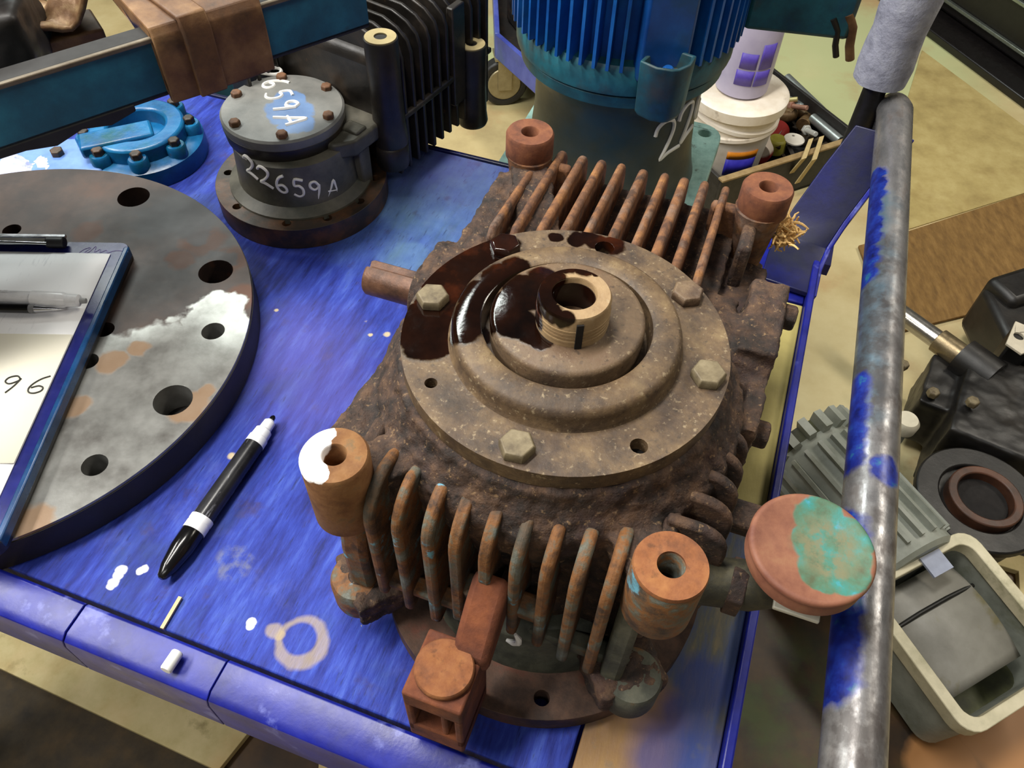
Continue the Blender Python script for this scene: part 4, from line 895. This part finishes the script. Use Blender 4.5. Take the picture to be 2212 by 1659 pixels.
bar(dA, dE, .06, .012, 'side_bar', M_DOL, dl, org); bar(dA, dC, .06, .012, 'end_bar', M_DOL, dl, org); bar(dC, dF, .06, .012, 'side_bar', M_DOL, dl, org); bar(dE, dF, .06, .012, 'end_bar', M_DOL, dl, org)
MB().add([tuple(p - org + Vector((0, 0, z))) for z in (-.026, -.020) for p in (dA, dE, dF, dC)], [(0, 1, 2, 3), (4, 5, 6, 7), (0, 1, 5, 4), (1, 2, 6, 5), (2, 3, 7, 6), (3, 0, 4, 7)]).build('deck', M_DARKST, dl)
cdir = (dE - dA).normalized(); cn = Vector((-cdir.y, cdir.x, 0))
RUB = bpy.data.materials['caster_rubber']
for i, base in enumerate((dA + cdir * .035 + (dC - dA).normalized() * .045, dE - cdir * .05 + (dC - dA).normalized() * .05, dC + cdir * .05, dF - cdir * .05)):
    p = base - org; p.z = FZ + .06; ax = cn if i else (cdir * .92 - cn * .38).normalized()
    MB().ring(p - ax * .017, p + ax * .017, .060, .040, 40).build('caster_tyre', RUB, dl, bevel=.005)
    MB().ring(p - ax * .019, p + ax * .019, .042, .010, 32).build('caster_hub', flat('worn_caster_hub', (150, 140, 110), rough=.4, metal=.6) if i == 0 else bpy.data.materials['worn_caster_hub'], dl, bevel=.003)
    R_ = Matrix.Rotation(math.atan2(ax.y, ax.x), 3, 'Z')
    MB().box(p + ax * .023 + Vector((0, 0, .03)), (.004, .034, .085), R_).box(p - ax * .023 + Vector((0, 0, .03)), (.004, .034, .085), R_).box(p + Vector((0, 0, .069)), (.055, .05, .006), R_).build('caster_fork', bpy.data.materials['worn_caster_hub'], dl)
dk = thing('dark_gear_casting', 'dark greasy casting standing on the blue dolly', 'casting', (dA.x + .09, dA.y + .13, -.4560), .4)
MB().box((0, 0, .05), (.11, .12, .10)).cyl((0, 0, .03), (0, 0, .15), .04).build('body', M_DARKST, dk, remesh=.004, disp=.006, dscale=.03)
MB().ring((0, 0, .147), (0, 0, .162), .046, .02).build('collar', flat('dull_steel_collar', (120, 120, 112), metal=.7, rough=.4), dk, bevel=.002)

# ------------------------------------------------------------------ white bucket with bottle, tray of hardware
bz = -.39
bkp = at(1600, 188, bz)
bk = thing('plastic_bucket', 'white plastic bucket with creased wrap around it right of the blue motor', 'bucket', (bkp.x, bkp.y, FZ + .0085))
M_BKT = mat('creamy_white_plastic', [(0, (212, 198, 176)), (.5, (232, 222, 206)), (1, (242, 236, 226))], scale=14, rough=.45, bump=.1, layers=[dict(c=(120, 100, 70), m=('n', 20, .64, .74, 3.0), op=.6)])
hB_ = bz - FZ - .0085
MB().lathe([(.080, 0.0), (.083, .004), (.090, hB_ * .5), (.098, hB_ - .02), (.098, hB_ - .004), (.092, hB_ - .001)], 56).build('pail', M_BKT, bk, smooth=40)
MB().lathe([(.099, hB_ - .030), (.106, hB_ - .028), (.107, hB_ - .006), (.100, hB_ - .0005), (.090, hB_ - .0005)], 56).build('lid', M_BKT, bk, smooth=40)
for k, (zz_, tl) in enumerate(((hB_ - .050, .12), (hB_ - .075, -.1))):
    MB().lathe([(.0965, -.006), (.1005, -.004), (.1005, .004), (.0965, .006)], 48, (0, 0, zz_), Euler((tl * .4, tl, 0)).to_matrix()).build('wrap_band', M_BKT, bk, smooth=50)
def wall_patch(z0, z1, a0, a1, r0, r1, name, m):
    mb = MB(); k = 10
    vs = []
    for j, (z, r) in enumerate(((z0, r0), (z1, r1))):
        for i in range(k + 1):
            a = a0 + (a1 - a0) * i / k; vs.append((r * math.cos(a), r * math.sin(a), z))
    mb.add(vs, [(i, i + 1, k + 2 + i, k + 1 + i) for i in range(k)])
    o = mb.build(name, m, bk); so = o.modifiers.new('thick', 'SOLIDIFY'); so.thickness = .0012; so.offset = 1
wall_patch(.035, .078, -1.75, -.95, .0865, .0895, 'label_blue', flat('label_blue_ink', (48, 44, 168), rough=.5))
wall_patch(.080, .098, -1.75, -.95, .0897, .091, 'label_orange', flat('label_orange_ink', (226, 138, 30), rough=.5))
bo = thing('plastic_bottle', 'translucent lavender plastic bottle with purple label standing on the bucket lid', 'bottle', (bkp.x, bkp.y, bz))
M_BOT = mat('milky_lavender_plastic', [(0, (160, 152, 184)), (1, (196, 190, 212))], scale=8, rough=.35, bump=.03, trans=.12)
MB().lathe([(.050, .0005), (.056, .005), (.057, .03), (.057, .20), (.045, .225), (.02, .24), (.018, .265)], 48).build('body', M_BOT, bo, smooth=50)
M_PUR = flat('purple_label_ink', (84, 66, 168), rough=.5)
def patch(z0, z1, a0, a1):
    mb = MB(); k = 8; vs = []
    for z in (z0, z1):
        for i in range(k + 1):
            a = a0 + (a1 - a0) * i / k; vs.append((.0573 * math.cos(a), .0573 * math.sin(a), z))
    o = mb.add(vs, [(i, i + 1, k + 2 + i, k + 1 + i) for i in range(k)]).build('label_panel', M_PUR, bo); so = o.modifiers.new('t', 'SOLIDIFY'); so.thickness = .0008; so.offset = 1
for a0, a1, z0, z1 in ((-2.15, -1.5, .035, .068), (-1.45, -.85, .035, .068), (-2.1, -1.5, .072, .105), (-1.4, -.85, .072, .125)): patch(z0, z1, a0, a1)
MB().lathe([(.021, .258), (.021, .285)], 28).build('cap', flat('white_cap', (220, 220, 224)), bo, bevel=.002)

TZ = -.50
tc_ = [at(1560, 392, TZ), at(1872, 285, TZ), at(1905, 235, TZ - .03), at(1692, 138, TZ)]
fcx, fcy = sum(p.x for p in tc_) / 4, sum(p.y for p in tc_) / 4
fl_ = [at(1560, 392, TZ), at(1865, 296, TZ)]
ud = (fl_[1] - fl_[0]); ud.z = 0; TL = ud.length; ud.normalize(); vd = Vector((-ud.y, ud.x, 0)); TD = .42
tr = thing('hardware_tray', 'black plastic tray full of loose metal hardware right of the bucket', 'tray', (fl_[0].x, fl_[0].y, FZ), math.atan2(ud.y, ud.x))
M_TRAY = flat('black_tray_plastic', (34, 32, 30), rough=.55); M_TRIM = mat('tan_worn_tray_rim', [(0, (110, 88, 56)), (1, (166, 142, 98))], scale=40, rough=.7)
th_ = TZ - FZ
MB().box((TL / 2, TD / 2, .004), (TL, TD, .007)).build('tray_floor', M_TRAY, tr)
for nm, c, sz in (('tray_wall', (TL / 2, .004, th_ / 2), (TL, .008, th_)), ('tray_wall', (TL / 2, TD - .004, th_ / 2), (TL, .008, th_)), ('tray_wall', (.004, TD / 2, th_ / 2), (.008, TD - .016, th_)), ('tray_wall', (TL - .004, TD / 2, th_ / 2), (.008, TD - .016, th_))):
    MB().box(c, sz).build(nm, M_TRAY, tr, bevel=.001)
MB().box((TL / 2, .003, th_ + .002), (TL + .006, .016, .005)).build('tray_rim', M_TRIM, tr, bevel=.001)
MB().box((TL / 2, TD - .003, th_ + .002), (TL + .006, .022, .005)).build('tray_rim', mat('brown_tray_rim', [(0, (52, 36, 24)), (1, (84, 60, 40))], scale=30, rough=.7), tr, bevel=.001)
tR = Matrix.Rotation(math.atan2(ud.y, ud.x), 3, 'Z')
STEEL = flat('grey_hardware_steel', (150, 156, 154), rough=.35, metal=.7); BRASSY = mat('tarnished_brown_hardware', [(0, (54, 40, 26)), (.6, (112, 88, 58)), (1, (150, 128, 88))], scale=60, rough=.5, metal=.4)
def junk(name, px, z, mb, m, label, cat, rz=0.0, group=None, bev=.001):
    p = at(px[0], px[1], z); o = mb.build(name, m, bevel=bev); o.location = (p.x, p.y, z); o.rotation_euler = (0, 0, rz); return tag(o, label, cat, group)
tz0 = FZ + .0085
def rod(name, a, b, r, m, label, cat, zr):
    A_, B_ = at(a[0], a[1], zr), at(b[0], b[1], zr); o = MB().ring(A_, B_, r, r * .7, 24).build(name, m); return tag(o, label, cat)
rod('steel_tube', (1700, 168), (1775, 240), .011, STEEL, 'grey steel tube at the far edge of the hardware tray', 'tube', tz0 + .075)
rod('steel_tube', (1672, 200), (1735, 232), .010, STEEL, 'short pale steel tube lying beside the bucket in the tray', 'tube', tz0 + .06)
rod('steel_tube', (1755, 255), (1815, 305), .012, STEEL, 'grey steel tube at the right end of the hardware tray', 'tube', tz0 + .060)
for i, (px, py, s_, rz, lab) in enumerate(((1648, 275, .05, -.5, 'grey steel bracket with two holes in the hardware tray'),)):
    o = plate([(-.045, -.018), (.045, -.018), (.045, .018), (-.045, .018)], [circle(-.02, 0, .006, 16), circle(.018, 0, .006, 16)], 0, .005, 'x')
    junk('steel_bracket', (px, py), tz0 + .045, o, STEEL, lab, 'bracket', rz)
junk('round_tag', (1715, 303), tz0 + .05, plate(circle(0, 0, .024, 32), [circle(0, .013, .0035, 12)], 0, .004, 'x'), flat('white_tag', (214, 208, 196)), 'white round tag with a small hole in the hardware tray', 'tag')
for i, (px, py, rz, lab) in enumerate(((1690, 232, .3, 'brown pipe elbow at the back of the hardware tray'), (1712, 265, 1.6, 'tarnished pipe elbow in the middle of the hardware tray'), (1745, 262, 2.6, 'tarnished pipe elbow nearest the right tube in the tray'), (1668, 245, 4.0, 'dark pipe elbow beside the bucket in the tray'))):
    pts = [Vector((.045, 0, .016))] + [Vector((.016 * (1 - math.sin(a)) , .016 * (1 - math.cos(a)), .016)) for a in [PI / 2 * k / 6 for k in range(7)]] + [Vector((-.0, .05, .016))]
    pts = [Vector((.05, 0, .016)), Vector((.02, 0, .016)), Vector((.006, .005, .016)), Vector((0, .018, .016)), Vector((0, .05, .016))]
    junk('pipe_elbow', (px, py), tz0 + .03, MB().tube(pts, [.017, .014, .014, .014, .017], 18), BRASSY, lab, 'fitting', rz, 'pipe elbows in the hardware tray')
junk('yellow_cap', (1672, 325), tz0 + .02, MB().lathe([(.024, 0), (.025, .004), (.022, .03), (.018, .034)], 28), flat('olive_yellow_plastic', (142, 136, 48)), 'olive yellow plastic cap at the front of the hardware tray', 'cap')
junk('spray_can', (1662, 306), tz0 + .028, MB().cyl((-.06, 0, 0), (.06, 0, 0), .026).cyl((.06, 0, 0), (.075, 0, 0), .022, .012), mat('red_white_can', [(0, (112, 26, 26)), (1, (150, 44, 40))], scale=8, rough=.35, layers=[dict(c=(214, 200, 186), m=('b', [(-.045, 0, .02, .03)], .006, 40, .1))]), 'red and white can lying at the front of the tray', 'can', 1.0)
for i, (px, py, rz, lab) in enumerate(((1677, 219, 1.2, 'pale wing nut near the back of the tray'), (1706, 229, .7, 'pinkish bolt standing at the back of the tray'), (1740, 280, .2, 'shiny round nut beside the white tag'))):
    junk('loose_bolt', (px, py), tz0 + .06, MB().lathe([(.006, 0), (.006, .05)], 16, (0, 0, 0), Euler((1.2, 0, 0)).to_matrix()).lathe([(.012, 0), (.012, .009)], 6, (0, 0, 0), Euler((1.2, 0, 0)).to_matrix()), flat('loose_bolt_%d' % i, ((196, 186, 128), (186, 140, 120), (190, 190, 184))[i], rough=.4, metal=.3), lab, 'bolt', rz, 'loose bolts in the hardware tray')
# filling so the tray reads heaped
rng = random.Random(21); sc = MB()
for i in range(190):
    x, y = rng.uniform(.02, TL - .02), rng.uniform(.03, TD - .02); z = .008 + rng.uniform(0, .038)
    R_ = Euler((rng.uniform(-.6, .6), rng.uniform(-.6, .6), rng.uniform(0, 6))).to_matrix()
    wp = Vector((fl_[0].x, fl_[0].y, 0)) + ud * x + vd * y
    if (Vector((wp.x - bkp.x, wp.y - bkp.y, 0))).length < .125: continue
    sc.box((x, y, z + .008), (rng.uniform(.015, .05), rng.uniform(.006, .014), rng.uniform(.004, .010)), R_)
so_ = sc.build('scrap_heap', mat('dark_mixed_scrap', [(0, (20, 17, 14)), (.6, (52, 42, 32)), (.9, (96, 80, 58)), (1, (128, 124, 110))], scale=30, rough=.5, metal=.4)); so_.location = (fl_[0].x, fl_[0].y, FZ); so_.rotation_euler = (0, 0, math.atan2(ud.y, ud.x))
tag(so_, 'heap of small dark scrap filling the hardware tray', 'scrap', kind='stuff')
# tan straps hanging over the tray front
for i, (pa, pb, lab) in enumerate((((1752, 300), (1700, 385), 'left tan strap hanging over the front of the hardware tray'), ((1775, 295), (1722, 395), 'right tan strap hanging over the front of the hardware tray'))):
    A_, B_ = at(*pa, TZ + .012), at(*pb, TZ - .06); mid = at((pa[0] + pb[0]) / 2 + 10, (pa[1] + pb[1]) / 2, TZ + .010)
    o = ribbon([A_, mid, B_], ud * .014, .002).build('tan_strap', flat('tan_webbing', (186, 166, 118), rough=.9), smooth=60); tag(o, lab, 'strap', 'tan straps over the tray')

# ------------------------------------------------------------------ black machine at the top right
mA = at(1978, 62, FZ); mB = at(2330, 325, FZ); md = (mB - mA); L_ = md.length; md.normalize()
bm_ = thing('black_machine', 'black machine base with bright metal strips in the top right corner', 'machine', (mA.x, mA.y, FZ), math.atan2(md.y, md.x))
M_BLK = flat('black_machine_paint', (18, 15, 15), rough=.35, var=5)
MB().box((L_ / 2 - .2, .26, .012), (L_ + .9, .52, .022)).build('base', M_BLK, bm_, bevel=.004)
MB().box((L_ / 2 - .2, .30, .16), (L_ + .9, .40, .27)).build('cabinet', M_BLK, bm_, bevel=.01)
for y, z in ((.095, .06), (.095, .16)):
    MB().box((L_ / 2 - .2, y, z), (L_ + .9, .012, .010)).build('metal_strip', flat('bright_strip', (150, 156, 146), metal=.8, rough=.25) if 'bright_strip' not in bpy.data.materials else bpy.data.materials['bright_strip'], bm_, bevel=.002)

# ------------------------------------------------------------------ grey motor on the floor, right
gz = -.50
g0 = at(1745, 985, gz); g1 = at(2045, 1330, gz); gd = (g1 - g0); gd.z = 0; ga = math.atan2(gd.y, gd.x)
gm = thing('grey_motor', 'light grey ribbed motor with open cream terminal housing on the floor right of the handle', 'motor', (g0.x, g0.y, FZ), ga)
M_GM = mat('dusty_light_grey_paint', [(0, (112, 116, 104)), (.5, (146, 150, 140)), (1, (168, 170, 160))], scale=16, rough=.5, bump=.2, bscale=100, layers=[dict(c=(92, 96, 58), m=('n', 14, .56, .7, 3.0), op=.6)])
M_CRM = mat('cream_cast_frame', [(0, (168, 162, 132)), (.5, (204, 196, 166)), (1, (222, 212, 184))], scale=20, rough=.5, bump=.2, layers=[dict(c=(104, 104, 60), m=('n', 18, .6, .72, 3.0), op=.6)])
M_GRN = mat('grimy_green_inside', [(0, (34, 34, 22)), (.5, (66, 68, 42)), (1, (96, 100, 62))], scale=20, rough=.6, bump=.3)
gl = .215; gr = .078; gzc = .0965
RX = Euler((0, PI / 2, 0)).to_matrix()
MB().lathe([(.076, 0), (.079, .004), (.079, gl), (.072, gl + .006)], 48, (.0, 0, gzc), RX).build('stator_body', M_GM, gm, smooth=40)
rib0 = MB().box((.018 + (gl - .03) / 2, 0, .081), (gl - .03, .006, .014)).mesh('rib'); rib0.materials.append(M_GM)
for k in range(22):
    f = bpy.data.objects.new('rib', rib0); COL.objects.link(f); f.parent = gm; f.location = (0, 0, gzc); f.rotation_euler = (2 * PI * k / 22, 0, 0)
th0 = MB().box((-.008, 0, .086), (.030, .0125, .020)).mesh('cooling_tooth'); th0.materials.append(M_GM)
for k in range(20):
    f = bpy.data.objects.new('cooling_tooth', th0); COL.objects.link(f); f.parent = gm; f.location = (0, 0, gzc); f.rotation_euler = (2 * PI * k / 20, 0, 0)
MB().lathe([(.077, -.022), (.077, .002)], 40, (0, 0, gzc), RX).build('fan_end', M_GRN, gm)
MB().box((.055, .062, gzc + .035), (.055, .030, .03)).build('side_pad', M_GM, gm, bevel=.004)
kp = at(1957, 912, FZ + .13); kq = Matrix.Rotation(-ga, 3, 'Z') @ Vector((kp.x - g0.x, kp.y - g0.y, 0))
MB().cyl((kq.x, kq.y, .03), (kq.x, kq.y, .118), .012).build('knob_stem', M_GM, gm)
MB().lathe([(.014, .112), (.020, .116), (.021, .132), (.016, .139)], 32, (kq.x, kq.y, 0)).build('knob', flat('cream_knob', (208, 200, 178)), gm, smooth=50)
MB().tube([(kq.x, kq.y, .05), (kq.x * .6 + .04, kq.y * .6, .06), (.05, .03, .07)], .010, 12).build('knob_arm', M_GM, gm)
# open terminal housing: tilted frame
T_ = Matrix.Rotation(math.radians(6), 3, 'Y') @ Matrix.Rotation(math.radians(0), 3, 'Z')
fcn = Vector((gl + .105, -.01, .125))
def tf(x, y, z): return fcn + T_ @ Vector((x, y, z))
fo = plate(rrect(0, 0, .215, .205, .028), [rrect(0, 0, .185, .172, .020)], -.012, .012, 'x')
fo.v = [tf(*v) for v in fo.v]; fo.build('housing_rim', M_CRM, gm, bevel=.003)
fo = plate(rrect(0, 0, .205, .195, .028), [rrect(0, 0, .190, .178, .020)], -.10, -.012, 'x'); fo.v = [tf(*v) for v in fo.v]; fo.build('housing_wall', M_GM, gm)
MB().prism(rrect(0, 0, .20, .19, .02), -.102, -.098, tf).build('housing_floor', M_GRN, gm)
pan = MB(); k = 12; vs = []
for j in (-.076, .062):
    for i in range(k + 1):
        a = -.5 + i / k; vs.append(tf(a * .150 - .012, j + .005, -.016 - .06 * a * a))
pan.add(vs, [(i, i + 1, k + 2 + i, k + 1 + i) for i in range(k)])
po = pan.build('inner_cover', mat('dull_grey_sheet', [(0, (118, 116, 108)), (1, (150, 148, 140))], scale=18, rough=.5, bump=.1, layers=[dict(c=(112, 104, 52), m=('n', 16, .58, .68, 3.0), op=.6)]), gm, smooth=60); so = po.modifiers.new('t', 'SOLIDIFY'); so.thickness = .05; so.offset = -1
MB().tube([tf(-.04, -.078, -.020), tf(-.042, -.03, -.016), tf(-.042, .02, -.016), tf(-.04, .072, -.022)], .0032, 10).build('black_cable', flat('black_cable', (14, 14, 12)), gm)
MB().box(tf(-.085, .02, .013), (.03, .035, .004), T_).build('white_sticker', flat('grey_blue_sticker', (150, 158, 180)), gm)

# ------------------------------------------------------------------ black gearbox on the floor at the right edge
qz = at(2125, 930, -.5); 
kb = thing('worm_gearbox', 'black greasy gearbox with bright steel shaft and round bore at the right edge', 'gearbox', (qz.x, qz.y, FZ), math.radians(-28))
M_KB = mat('black_oily_gearbox', [(0, (8, 7, 7)), (.5, (20, 18, 17)), (.9, (36, 32, 28)), (1, (54, 38, 28))], scale=16, rough=.45, bump=.3, bscale=100)
def kl(px, py, z):
    p = at(px, py, z) - qz; R_ = Matrix.Rotation(math.radians(28), 3, 'Z'); q = R_ @ Vector((p.x, p.y, 0)); return Vector((q.x, q.y, z - FZ))
c1 = kl(2125, 1068, -.46)
kbm = MB()
kbm.box((0.06, .03, .075), (.24, .20, .145)); kbm.cyl((c1.x, c1.y, .002), (c1.x, c1.y, .12), .070, .085, 48); kbm.box((.09, .13, .09), (.10, .12, .12)); kbm.box((-.06, .05, .07), (.10, .12, .10))
kbm.build('housing', M_KB, kb, remesh=.004, disp=.006, dscale=.03)
MB().ring((c1.x, c1.y, .115), (c1.x, c1.y, .130), .092, .058, 56).build('flange_ring', M_KB, kb, bevel=.003)
MB().ring((c1.x + .004, c1.y, .116), (c1.x + .004, c1.y, .140), .053, .040, 48).build('bore_ring', mat('rust_tinged_bore', [(0, (34, 24, 20)), (1, (96, 58, 38))], scale=20, rough=.5), kb, bevel=.002)
MB().cyl((c1.x, c1.y, .119), (c1.x, c1.y, .123), .042).build('bore_shade_disc', DARKHOLE, kb)
s0_, s1_ = kl(1915, 655, -.47), kl(2075, 770, -.47)
M_SH = flat('bright_steel_shaft', (176, 172, 164), rough=.22, metal=.9)
MB().cyl(s0_, s0_.lerp(s1_, .72), .0165, n=36).build('steel_shaft', M_SH, kb, bevel=.001)
MB().cyl(s0_.lerp(s1_, .70), s0_.lerp(s1_, 1.0), .0215, n=36).build('shaft_sleeve', mat('brassy_sleeve', [(0, (96, 84, 62)), (1, (150, 134, 104))], scale=40, rough=.35, metal=.7), kb, bevel=.001)
MB().tube([s1_ - Vector((.0, 0, .0)), s1_ + (s1_ - s0_) * .4], .034, 24).build('shaft_seat', M_KB, kb)
tg = kl(2198, 730, -.42)
tp = plate([(-.016, -.028), (.010, -.040), (.034, -.004), (.03, .03), (-.010, .034)], [circle(0.0, .0, .0085, 20)], 0, .005, 'x'); tp.v = [v + tg for v in tp.v]
tp.build('bolt_plate', flat('pale_bolt_plate', (196, 186, 166)), kb, bevel=.001)
MB().box(tg + Vector((.006, 0, -.055)), (.035, .05, .11)).build('plate_post', M_KB, kb, bevel=.004)
lg_ = kl(2190, 600, -.44)
MB().box(lg_ + Vector((.02, 0, -.03)), (.11, .07, .06), (0, 0, .9)).build('corner_lug', M_KB, kb, bevel=.012)
MB().box(lg_ + Vector((.04, -.07, -.07)), (.10, .16, .10), (0, 0, .5)).build('corner_web', M_KB, kb, bevel=.012)
for (px, py, z) in ((1950, 790, -.50), (2015, 850, -.47), (2100, 870, -.44)):
    p = kl(px, py, z); MB().lathe([(.010, 0), (.010, .010), (.008, .012)], 6, p + Vector((0, 0, -.004))).build('bolt', BOLT, kb, bevel=.001)
tb = at(2200, 1225, FZ + .05)
o = plate([(-.02, -.05), (.06, -.05), (.06, .05), (-.02, .05), (-.02, .02), (.02, .02), (.02, -.02), (-.02, -.02)], [], 0, .012, 'x').build('notched_offcut', BOARD_C, bevel=.001); o.location = (tb.x, tb.y, FZ); o.rotation_euler = (0, 0, -.3)
tag(o, 'cream notched offcut on the floor at the right edge below the black gearbox', 'offcut')

# ------------------------------------------------------------------ workshop walls (out of the picture)
M_WALL = flat('workshop_wall_paint', (120, 116, 104), rough=.9, scale=4)
for nm, c, sz in (('wall_far', (0, 4.45, .9), (7, .1, 3.0)), ('wall_near', (0, -2.45, .9), (7, .1, 3.0)), ('wall_left', (-3.45, 1.0, .9), (.1, 6.8, 3.0)), ('wall_right', (3.45, 1.0, .9), (.1, 6.8, 3.0))):
    o = MB().box(c, sz).build(nm, M_WALL); o['kind'] = 'structure'

# ------------------------------------------------------------------ sub-parts: small pieces go under the part that carries them
SUB = {'boss_face': 'boss', 'boss_hole_shade': 'boss', 'clip_bar': 'clip', 'clip_hinge': 'clip', 'thread_ridge': 'bored_shaft', 'keyway': 'bored_shaft', 'bore_shade_lining': 'bored_shaft', 'hole_shade_fill': 'cover_plate',
       'caster_hub': 'caster_tyre', 'lug_recess': 'lifting_lug', 'lug_stud': 'lifting_lug', 'label_blue': 'pail', 'label_orange': 'pail', 'pin_head': 'lug_block', 'knob': 'knob_stem',
       'handwriting': 'cream_slip', 'script_logo': 'board_face', 'strap_rib': 'strap', 'gasket_tab': 'filler_cap', 'pipe_nut': 'filler_elbow', 'label_panel': 'body', 'bolt_boss': 'flange'}
def mid(o):
    b = [Vector(c) for c in o.bound_box]; return sum(b, Vector()) / 8
bpy.context.view_layer.update()
for root in [o for o in S.objects if o.parent is None and o.type == 'EMPTY']:
    kids = list(root.children)
    for k in kids:
        want = SUB.get(k.name.split('.')[0])
        if not want: continue
        c = [x for x in kids if x.name.split('.')[0] == want]
        if c: k.parent = min(c, key=lambda x: (mid(x) - mid(k)).length)
